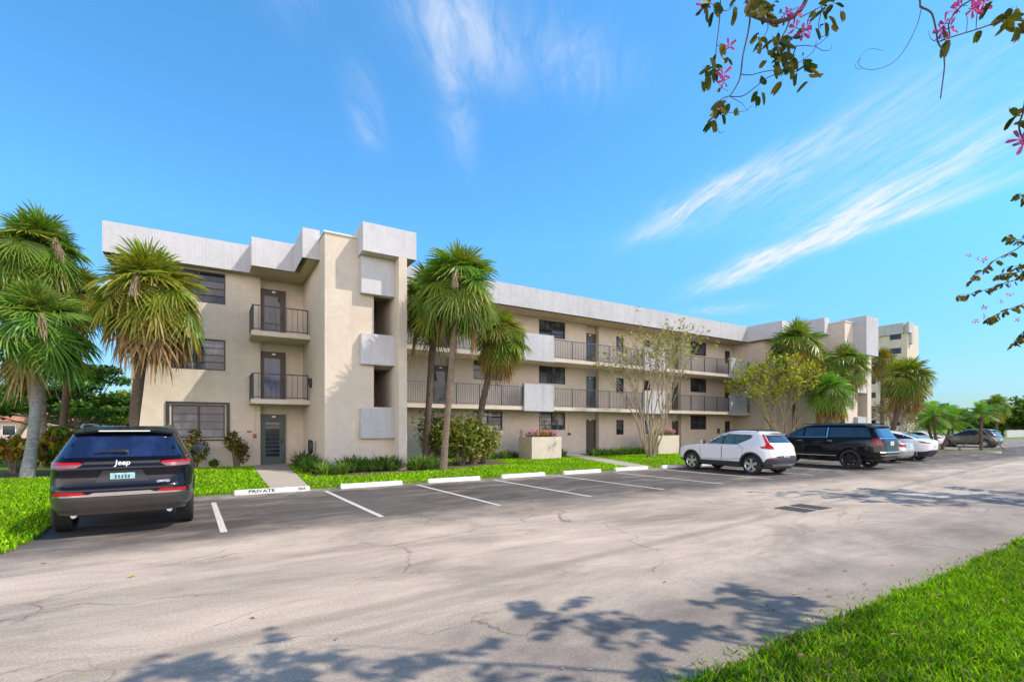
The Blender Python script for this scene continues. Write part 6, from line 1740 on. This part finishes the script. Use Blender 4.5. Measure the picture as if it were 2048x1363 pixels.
# ------------------------------------------------------------------ grass
def inpoly(P, poly):
    x, y = P[:, 0], P[:, 1]; r = np.zeros(len(P), bool); n = len(poly)
    for i in range(n):
        (x0, y0), (x1, y1) = poly[i], poly[(i + 1) % n]
        if y0 == y1: continue
        c = ((y0 > y) != (y1 > y)) & (x < (x1 - x0) * (y - y0) / (y1 - y0) + x0)
        r ^= c
    return r
GCOL = [(0.18, 0.40, 0.004), (0.26, 0.49, 0.006), (0.36, 0.55, 0.012), (0.08, 0.22, 0.004)]
def grass(name, P, z, h, w, seed, lean=0.5, gain=1.0):
    rgn = np.random.default_rng(seed); n = len(P)
    az = rgn.uniform(0, 2 * PI, n); ht = h * rgn.uniform(0.55, 1.25, n); ln = ht * lean * rgn.uniform(0.3, 1.4, n)
    d = np.stack([np.cos(az), np.sin(az)], 1)
    fz = rgn.uniform(0, 2 * PI, n); s = np.stack([np.cos(fz), np.sin(fz)], 1) * (w * rgn.uniform(0.6, 1.3, n))[:, None]
    V = np.empty((n, 5, 3))
    V[:, 0, :2] = P - s * 0.8; V[:, 1, :2] = P + s * 0.8; V[:, 0, 2] = V[:, 1, 2] = z
    m = P + d * (ln * 0.4)[:, None]
    V[:, 2, :2] = m + s; V[:, 3, :2] = m - s; V[:, 2, 2] = V[:, 3, 2] = z + ht * 0.62
    V[:, 4, :2] = P + d * ln[:, None]; V[:, 4, 2] = z + ht * 0.95
    b = np.arange(n)[:, None] * 5
    F = np.concatenate([b + np.array([[0, 1, 2]]), b + np.array([[0, 2, 3]]), b + np.array([[3, 2, 4]])])
    patch_ = 0.5 + 0.5 * np.sin(P[:, 0] * 1.3 + np.sin(P[:, 1] * 1.7) * 1.5)
    c = np.array(GCOL)[rgn.choice(4, n)] * rgn.uniform(0.5, 1.3, (n, 1)) * (0.88 + 0.24 * patch_)[:, None] * gain
    dry = rgn.random(n) < 0.03 + 0.10 * (patch_ < 0.18); c[dry] = np.array((0.36, 0.31, 0.12)) * rgn.uniform(0.6, 1.2, (dry.sum(), 1))
    o = np_mesh(name, V.reshape(-1, 3), F, M['blade'], None, np.repeat(np.clip(c, 0, 1), 5, 0))
    return tag(o, kind='stuff')
rgn = np.random.default_rng(5)
def scatter(n, x0, x1, y0, y1): return np.stack([rgn.uniform(x0, x1, n), rgn.uniform(y0, y1, n)], 1)
nearpoly = near_edge + [(150, -40), (-30, -40)]
P = scatter(84000, 1.6, 9.5, -1.2, 2.35); P = P[inpoly(P, nearpoly)]
P2 = scatter(60000, 9.5, 30, -2.5, 2.45); P2 = P2[inpoly(P2, nearpoly)]
g1 = grass('verge_grass', np.concatenate([P]), 0.03, 0.075, 0.0048, 1, 0.8)
g2 = grass('verge_grass', P2, 0.03, 0.085, 0.011, 2, 0.8)
# runners creeping over the tarmac edge
P = scatter(5200, 1.6, 20, 2.1, 2.5); P = P[rgn.random(len(P)) < np.clip((2.48 - P[:, 1]) / 0.35, 0, 1) ** 1.5]
grass('verge_grass', P, 0.0, 0.034, 0.006, 3, 1.6)
front = [(-2.5, 14.93), (43.5, 14.97), (43.5, 24.8), (-2.5, 24.8)]
P = scatter(120000, -2.6, 43, 14.93, 24.6)
keep = (rgn.random(len(P)) < np.clip(1.25 - P[:, 0] / 48, 0.3, 1)) & (P[:, 1] < 24.5) & ~((P[:, 0] > 3.75) & (P[:, 0] < 6.9) & (P[:, 1] > 19.1)) & ~((P[:, 0] > 37) & (P[:, 1] > 16.3))
for q in (path_a, path_b, bed): keep &= ~inpoly(P, q)
keep &= ~((P[:, 0] > 12.9) & (P[:, 0] < 35.5) & (P[:, 1] > 22.75)) & ~((P[:, 0] > 14.7) & (P[:, 0] < 16.8) & (P[:, 1] > 21.75)) & ~((P[:, 0] > 24.5) & (P[:, 0] < 26.7) & (P[:, 1] > 21.75))
P = P[keep]
grass('lawn_grass', P, 0.03, 0.075, 0.014, 4, 0.8, 1.3)
P = scatter(42000, -9, -2.35, 9.4, 23); P = P[~inpoly(P, [(-9.5, 23.0), (-3.4, 22.6), (-3.2, 24.8), (-10, 26)])]
grass('lawn_grass', P, 0.03, 0.075, 0.011, 6, 0.8, 1.2)
P = scatter(2600, -2.6, 43, 14.75, 15.0)
grass('lawn_grass', P, 0.0, 0.05, 0.012, 8, 1.2, 1.2)

# ------------------------------------------------------------------ orchid trees overhead
def orchid_leaf(mb, p, d, nrm, s, col):
    """two lobed leaf on a short stalk, folded a little along the middle"""
    d = d.normalized(); sd = d.cross(nrm)
    if sd.length < 0.05: sd = d.cross(Vector((1, 0.3, 0.2)))
    sd.normalize(); n2 = sd.cross(d)
    b = p + d * s * 0.25
    mb.col = (0.10, 0.12, 0.03); w0 = sd * 0.0012
    mb.add([p - w0, p + w0, b + w0, b - w0], [(0, 1, 2, 3)])
    mb.col = col
    for sg in (1, -1):
        def q(a, c): return b + d * (a * s) + sd * (sg * c * s) + n2 * (abs(c) * s * 0.75)
        vs = [q(0, 0), q(0.02, 0.14), q(0.25, 0.28), q(0.62, 0.30), q(1.0, 0.23), q(1.18, 0.12), q(0.98, 0.0)]
        mb.add(vs, [(0, 1, 2, 6), (2, 3, 6), (3, 4, 6), (4, 5, 6)])
LC = [(0.055, 0.085, 0.008), (0.10, 0.115, 0.008), (0.17, 0.15, 0.010), (0.035, 0.06, 0.010), (0.22, 0.15, 0.015)]
def blossom(mb, p, s, rg):
    ax = rvec(rg); ax.z = abs(ax.z) * 0.5 - 0.2; ax.normalize(); u = ax.cross(Vector((0.2, 0.4, 1))).normalized(); v = ax.cross(u)
    for k in range(5):
        a = 2 * PI * k / 5 + rg.uniform(-.2, .2); d = (u * math.cos(a) + v * math.sin(a)) + ax * rg.uniform(0.2, 0.8); d.normalize(); sd = d.cross(ax).normalized()
        mb.col = mixc((0.55, 0.03, 0.28), (0.75, 0.16, 0.45), rg.random())
        L = s * rg.uniform(0.8, 1.2)
        vs = [p, p + d * L * 0.4 + sd * L * 0.13, p + d * L * 0.8 + sd * L * 0.16, p + d * L - ax * L * 0.15, p + d * L * 0.8 - sd * L * 0.16, p + d * L * 0.4 - sd * L * 0.13]
        mb.add(vs, [(0, 1, 2, 3), (0, 3, 4, 5)])
    mb.col = (0.08, 0.10, 0.03); mb.tube([p - ax * s * 0.6, p], 0.002, 4)

def twig_run(tw, pts, r0, r1, n=4):
    k = len(pts); tw.tube(pts, [r0 + (r1 - r0) * i / (k - 1) for i in range(k)], n, cap=False)
def smooth(pts, k=4):
    pts = [Vector(p) for p in pts]; out = []
    for i in range(len(pts) - 1):
        p0, p1, p2, p3 = pts[max(i - 1, 0)], pts[i], pts[i + 1], pts[min(i + 2, len(pts) - 1)]
        for j in range(k):
            t = j / k
            out.append(0.5 * ((2 * p1) + (p2 - p0) * t + (2 * p0 - 5 * p1 + 4 * p2 - p3) * t * t + (3 * p1 - p0 - 3 * p2 + p3) * t ** 3))
    out.append(pts[-1]); return out

class Spray:
    """twigs, leaves and flowers of one tree gathered into its parts"""
    def __init__(s, seed): s.tw = MB(); s.lf = MB(); s.fl = MB(); s.rg = random.Random(seed)
    def leaf_at(s, p, size, dirn=None):
        rg = s.rg; d = dirn or Vector((rg.uniform(-.6, .6), rg.uniform(-.6, .6), -rg.uniform(0.1, 1)))
        c = mixc(rg.choice(LC), rg.choice(LC), rg.random())
        orchid_leaf(s.lf, p, d, rvec(rg) + Vector((0, 0, 0.5)), size * rg.uniform(0.75, 1.2), c)
    def twig(s, pts, r0=0.004, r1=0.0015, leaves=0, size=0.085, cl=0.0):
        sp = smooth(pts); twig_run(s.tw, sp, r0, r1, 5); rg = s.rg
        for _ in range(leaves):
            q = sp[min(len(sp) - 1, int(len(sp) * (cl + (1 - cl) * rg.random())))]
            s.leaf_at(q, size)
        return sp
    def build(s, t):
        s.tr.cur = 1; s.tr.add(s.tw.v, s.tw.f); s.tr.build('trunk', [M['tree_bark'], M['twig']], t, 60)
        s.lf.build('foliage', M['leaf'], t, None, True)
        if s.fl.f: s.fl.build('blossom', M['petal'], t, None, True)

def orchid_tree(label, base, fork, limbs, seed, size, leaves_per, trunk_r):
    t = thing('orchid_tree', label, 'tree', base)
    rg = random.Random(seed); tr = MB()
    base, fork = Vector(base), Vector(fork)
    tr.tube([base - Vector((0, 0, 0.1)), base.lerp(fork, 0.5) + Vector((0.08, 0.05, 0)), fork], [trunk_r * 1.3, trunk_r, trunk_r * 0.8], 12)
    S = Spray(seed)
    for (pts, n2) in limbs:
        sp = smooth([fork] + [Vector(p) for p in pts], 5)
        tr.tube(sp, [trunk_r * 0.22 * (1 - 0.88 * i / (len(sp) - 1)) for i in range(len(sp))], 7, cap=False)
        for i in range(n2):
            u = 0.35 + 0.65 * rg.random(); q = sp[int(u * (len(sp) - 1))]
            d = rvec(rg); d.z *= 0.35; d.normalize(); L = rg.uniform(0.3, 0.75)
            e = q + d * L + Vector((0, 0, -0.10))
            S.twig([q, q.lerp(e, 0.5) + rvec(rg) * 0.06, e], 0.008, 0.002, leaves_per, size, 0.35)
            if rg.random() < 0.4: blossom(S.fl, e + rvec(rg) * 0.05, 0.06, rg)
    S.tr = tr
    return t, S

V = lambda px, py, d: Vector(at_depth(px, py, d))
# tree 1: trunk just out of view to the right, boughs over the road and over the camera
limbs = [([(6.6, -1.2, 4.6), (5.4, -0.2, 5.9), (4.3, 0.4, 6.4), (3.4, 0.6, 6.6)], 36), ([(6.9, -0.9, 4.8), (6.7, -0.1, 5.9), (6.3, 0.35, 6.2)], 28), ([(7.6, -1.0, 4.8), (8.0, -0.6, 5.8), (8.4, -0.3, 6.0)], 26),
         ([(6.0, -2.0, 5.0), (4.4, -1.2, 6.1), (3.0, -0.4, 6.7), (2.0, 0.1, 6.9)], 38), ([(8.2, -2.4, 4.8), (9.4, -2.2, 5.8)], 7), ([(7.0, -3.4, 5.0), (6.4, -4.6, 6.2)], 7)]
t1, S = orchid_tree('orchid tree overhead, blossoming twigs hanging into the top right of the view', (7.0, -1.9, 0.03), (7.0, -1.7, 3.3), limbs, 5, 0.12, 15, 0.17)
D = 2.75
# the hanging sprays, drawn from the bough down
bough = [(4.3, 0.7, 6.5), V(1760, -260, 3.0), V(1640, -60, D), V(1600, 22, D), V(1555, 43, D), V(1515, 35, D), V(1500, 22, D), V(1490, -30, D), V(1480, -160, D)]
S.twig(bough, 0.014, 0.008)
S.twig([V(1501, 25, D), V(1497, 60, D), V(1486, 110, D), V(1481, 150, D), V(1474, 170, D), V(1460, 192, D)], 0.0055, 0.003)
S.twig([V(1460, 192, D), V(1445, 197, D), V(1434, 210, D), V(1432, 232, D), V(1432, 250, D), V(1440, 266, D), V(1447, 262, D)], 0.003, 0.0012)
S.twig([V(1481, 148, D), V(1500, 150, D), V(1530, 143, D), V(1560, 139, D), V(1585, 140, D)], 0.003, 0.0015)
S.twig([V(1460, 193, D), V(1485, 192, D), V(1510, 175, D), V(1530, 158, D), V(1560, 145, D), V(1590, 130, D), V(1625, 105, D), V(1633, 82, D)], 0.003, 0.0015)
S.twig([V(1579, 42, D), V(1572, 60, D), V(1560, 80, D), V(1552, 92, D), V(1545, 110, D)], 0.005, 0.002)
S.twig([V(1592, 94, D), V(1583, 118, D), V(1572, 135, D), V(1562, 155, D)], 0.004, 0.0015)
S.twig([V(1550, 95, D), V(1580, 93, D), V(1612, 91, D), V(1630, 92, D), V(1650, 78, D), V(1660, 68, D)], 0.0028, 0.0012)
S.twig([V(1630, 92, D), V(1645, 101, D), V(1660, 100, D), V(1664, 90, D)], 0.002, 0.001)
S.twig([V(1480, -160, D), V(1450, -130, D), V(1440, -90, D), V(1441, 0, D), V(1438, 50, D), V(1433, 90, D), V(1430, 125, D)], 0.0045, 0.002)
S.twig([V(1430, 125, D), V(1426, 150, D), V(1436, 165, D), V(1448, 178, D), V(1456, 182, D)], 0.002, 0.001)
S.twig([V(1433, 90, D), V(1447, 94, D), V(1460, 95, D), V(1472, 78, D)], 0.002, 0.001)
S.twig([V(1441, 22, D), V(1455, 21, D), V(1465, 12, D), V(1470, -10, D)], 0.002, 0.0015)
S.twig([V(1645, 10, D), V(1641, 30, D), V(1637, 52, D), V(1641, 72, D), V(1652, 70, D), V(1658, 58, D)], 0.003, 0.001)
S.twig([V(1600, 35, D), V(1630, 20, D), V(1650, 8, D), V(1690, -20, D)], 0.003, 0.002)
S.twig([V(1533, 30, D), V(1536, 55, D), V(1530, 70, D), V(1527, 85, D)], 0.003, 0.0012)
S.twig([V(1460, 193, D), V(1472, 200, D), V(1485, 208, D), V(1495, 222, D)], 0.002, 0.001)
S.twig([V(1432, 224, D), V(1460, 225, D), V(1490, 222, D), V(1505, 210, D)], 0.002, 0.001)
clumps = [(1510, 8, 9, 13), (1535, 20, 8, 8), (1468, 5, 9, 5), (1420, 12, 9, 7), (1527, 85, 9, 8), (1545, 95, 12, 10), (1560, 80, 8, 4), (1575, 105, 8, 4), (1548, 128, 10, 8), (1580, 130, 8, 5), (1596, 143, 11, 8), (1605, 135, 6, 3), (1528, 162, 5, 1),
          (1576, 160, 4, 1), (1611, 163, 5, 2), (1510, 190, 9, 3), (1440, 122, 7, 4), (1428, 140, 8, 6), (1426, 155, 7, 5), (1446, 208, 8, 5), (1446, 220, 7, 4), (1464, 217, 6, 3), (1430, 235, 7, 4), (1423, 243, 5, 2), (1650, 22, 10, 6), (1668, 10, 9, 5), (1648, 38, 7, 3), (1625, 65, 7, 3), (1532, 28, 6, 4), (1440, 95, 5, 2), (1425, 28, 7, 4), (1613, 130, 5, 2)]
for (px, py, sp_, n_) in clumps:
    for _ in range(n_):
        S.leaf_at(V(px + S.rg.gauss(0, sp_ * 1.25), py - 8 + S.rg.gauss(0, sp_ * 1.25), D + S.rg.uniform(-0.08, 0.08)), 0.054)
for (px, py) in ((1592, 55), (1605, 65), (1613, 58), (1582, 22), (1590, 28), (1570, 28), (1446, 150), (1448, 162), (1457, 92), (1408, 10)):
    blossom(S.fl, V(px, py, D), 0.05, S.rg)
# right hand sprays
D2 = 2.6
S.twig([(4.3, 0.7, 6.5), V(1850, -260, 3.0), V(1838, -120, D2), V(1840, 0, D2), V(1843, 14, D2), V(1855, 20, D2), V(1865, 30, D2), V(1872, 60, D2), V(1876, 85, D2), V(1886, 102, D2), V(1889, 130, D2), V(1886, 160, D2), V(1881, 197, D2)], 0.006, 0.003)
S.twig([V(1843, 14, D2), V(1836, 45, D2), V(1815, 90, D2), V(1790, 122, D2), V(1760, 137, D2), V(1735, 139, D2), V(1718, 130, D2), V(1722, 112, D2), V(1740, 98, D2), V(1767, 101, D2)], 0.0022, 0.0009)
S.twig([V(1722, 118, D2), V(1711, 128, D2), V(1714, 138, D2), V(1724, 137, D2)], 0.0012, 0.0008)
S.twig([V(1876, 84, D2), V(1910, 72, D2), V(1950, 60, D2), V(1985, 48, D2), V(2010, 41, D2), V(2060, 40, D2), V(2120, 30, D2)], 0.003, 0.004)
S.twig([V(1876, 84, D2), V(1862, 78, D2), V(1857, 62, D2)], 0.0015, 0.001)
S.twig([V(1900, 70, D2), V(1898, 45, D2), V(1920, 15, D2), V(1950, -5, D2), V(1990, -40, D2), V(2030, -200, 2.9), (5.4, 0.0, 5.9)], 0.003, 0.006)
S.twig([V(1952, 60, D2), V(1954, 30, D2), V(1960, 0, D2), V(1962, -60, D2), V(1990, -230, 2.9), (5.4, 0.0, 5.9)], 0.002, 0.004)
S.twig([V(1932, 64, D2), V(1935, 40, D2), V(1930, 25, D2)], 0.002, 0.001)
S.twig([(5.4, 0.0, 5.9), V(2000, -420, 3.0), V(2080, -200, D2), V(2075, 0, D2), V(2050, 205, D2), V(2038, 250, D2), V(2048, 285, D2), V(2070, 330, D2)], 0.008, 0.003)
for (px, py, sp_, n_) in ((1886, 90, 4, 1), (1899, 87, 4, 1), (1963, 72, 4, 1), (2000, 45, 8, 3), (2020, 40, 8, 5), (2026, 55, 7, 3), (1995, 8, 6, 2), (2030, 20, 6, 2), (2027, 230, 8, 2), (2030, 258, 9, 3), (2046, 225, 9, 4), (2055, 60, 8, 4)):
    for _ in range(n_): S.leaf_at(V(px + S.rg.gauss(0, sp_), py - 8 + S.rg.gauss(0, sp_), D2 + S.rg.uniform(-.05, .05)), 0.065)
for (px, py) in ((1912, 18), (1922, 12), (1890, 48), (1900, 55), (1884, 62), (1882, 74), (1945, 18), (1968, 5), (1960, 2), (2040, 278), (2048, 285)):
    blossom(S.fl, V(px, py, D2), 0.055, S.rg)
S.build(t1)
# tree 2: further along the verge, out of view to the right; its outer twigs show at the right edge
limbs = [([(18.9, 1.6, 4.2), (18.2, 2.3, 5.4), (17.4, 3.1, 5.9)], 26), ([(19.6, 1.8, 4.4), (19.4, 2.8, 5.6), (18.6, 3.6, 5.9)], 26), ([(19.0, 0.8, 4.6), (17.8, 1.4, 5.8), (17.0, 2.2, 6.2)], 24), ([(20.8, 1.6, 4.4), (21.6, 2.4, 5.6)], 20), ([(20.4, 0.0, 4.4), (21.2, -1.2, 5.6)], 8),
         ([(19.0, 2.0, 3.6), (17.9, 3.2, 4.3), (17.2, 3.6, 4.1)], 10)]
t2, S2 = orchid_tree('second orchid tree along the verge, its twigs entering at the right edge of the view', (20.0, 0.9, 0.03), (19.9, 1.1, 2.9), limbs, 9, 0.17, 16, 0.16)
D3 = 12.0
for (pts, n_) in (([(2075, 480), (2030, 500), (1990, 520), (1960, 545), (1940, 560)], 12), ([(2070, 560), (2030, 560), (1985, 575), (1950, 585), (1915, 590)], 12), ([(2075, 600), (2040, 610), (2000, 625), (1970, 640)], 14), ([(2075, 430), (2048, 400), (2040, 385)], 8),
                  ([(2080, 640), (2050, 660), (2025, 685)], 16), ([(2075, 545), (2030, 545), (2000, 548)], 14), ([(2070, 470), (2040, 480), (2015, 470)], 10), ([(2080, 520), (2045, 530), (2010, 535)], 12)):
    S2.twig([(17.2, 3.6, 4.6)] + [tuple(V(a, b_, D3 + S2.rg.uniform(-.6, .6))) for a, b_ in pts], 0.02, 0.004, n_ * 2, 0.125, 0.42)
for (px, py) in ((1938, 512), (1955, 516), (1968, 520), (2022, 508), (1968, 614), (1950, 642), (2000, 604), (2022, 572), (2020, 590), (1980, 535), (2036, 640), (1970, 633)):
    blossom(S2.fl, V(px, py, D3 + S2.rg.uniform(-.4, .4)), 0.085, S2.rg)
S2.build(t2)

# ------------------------------------------------------------------ litter on the road and verge
def litter_mesh(col, s):
    mb = MB(); mb.col = col
    mb.add([(-s, 0, 0.004), (0, -0.35 * s, 0.012), (s, 0, 0.006), (0, 0.4 * s, 0.016), (0, 0, 0.003)], [(0, 1, 4), (1, 2, 4), (2, 3, 4), (3, 0, 4)])
    me = bpy.data.meshes.new('fallen_leaf'); me.from_pydata(mb.v, [], mb.f); me.materials.append(M['dry_leaf'])
    at = me.color_attributes.new('tint', 'FLOAT_COLOR', 'POINT'); arr = np.ones((len(mb.v), 4), dtype=np.float32); arr[:, :3] = mb.c; at.data.foreach_set('color', arr.ravel()); return me
LM = [litter_mesh((0.46, 0.36, 0.24), 0.030), litter_mesh((0.30, 0.19, 0.10), 0.035), litter_mesh((0.42, 0.38, 0.06), 0.045), litter_mesh((0.62, 0.45, 0.42), 0.028)]
rg = random.Random(21)
spots = [(1546, 1220, 1), (1534, 1211, 1), (1496, 1234, 0), (1656, 1180, 3), (1736, 1178, 0), (1619, 1240, 0), (1599, 1195, 1), (1784, 1131, 0), (1864, 1150, 0), (1944, 1106, 0), (1621, 1177, 0), (1330, 1164, 1), (1553, 1224, 0), (1526, 1212, 0), (1660, 1193, 0), (262, 1154, 2), (87, 1127, 1), (505, 1236, 1), (672, 1279, 1), (1180, 1340, 3), (1125, 1338, 3), (1590, 1188, 0), (1690, 1142, 0), (1730, 1168, 0)]
for (px, py, k) in spots:
    x, y, _ = gp(px, py); o = put_mesh('fallen_leaf', LM[k]); o.location = (x, y, 0.002); o.rotation_euler = (0, 0, rg.uniform(0, 6.3)); s = rg.uniform(0.8, 1.3); o.scale = (s, s, s)
    tag(o, 'small dry leaf fallen on the tarmac', 'leaf', 'dry leaves fallen on the tarmac')
for (px, py) in ((1790, 1268), (1570, 1280), (2000, 1165), (2010, 1200), (1490, 1320), (1660, 1350), (1980, 1300), (1880, 1190), (1700, 1250), (1930, 1340), (1760, 1310), (1600, 1310)):
    x, y, _ = gp(px, py, 0.09); o = put_mesh('fallen_leaf', LM[rg.choice((0, 1, 1))]); o.location = (x, y, 0.085); o.rotation_euler = (rg.uniform(-.5, .5), rg.uniform(-.5, .5), rg.uniform(0, 6.3)); o.scale = (1.3, 1.3, 1.3)
    tag(o, 'dry leaf lying on the near grass verge', 'leaf', 'dry leaves lying on the near verge')
for (px, py) in ((1731, 1230), (1614, 1281)):
    x, y, _ = gp(px, py)
    b = MB(); b.lathe([(0.001, -0.01), (0.038, 0.0), (0.042, 0.012), (0.026, 0.026), (0.001, 0.03)], 9, 'z', (x, y, 0.0)); o = b.build('stone', M['coping'], None, 60)
    tag(o, 'small pale stone lying where the tarmac meets the near verge', 'stone', 'pale stones at the verge edge')
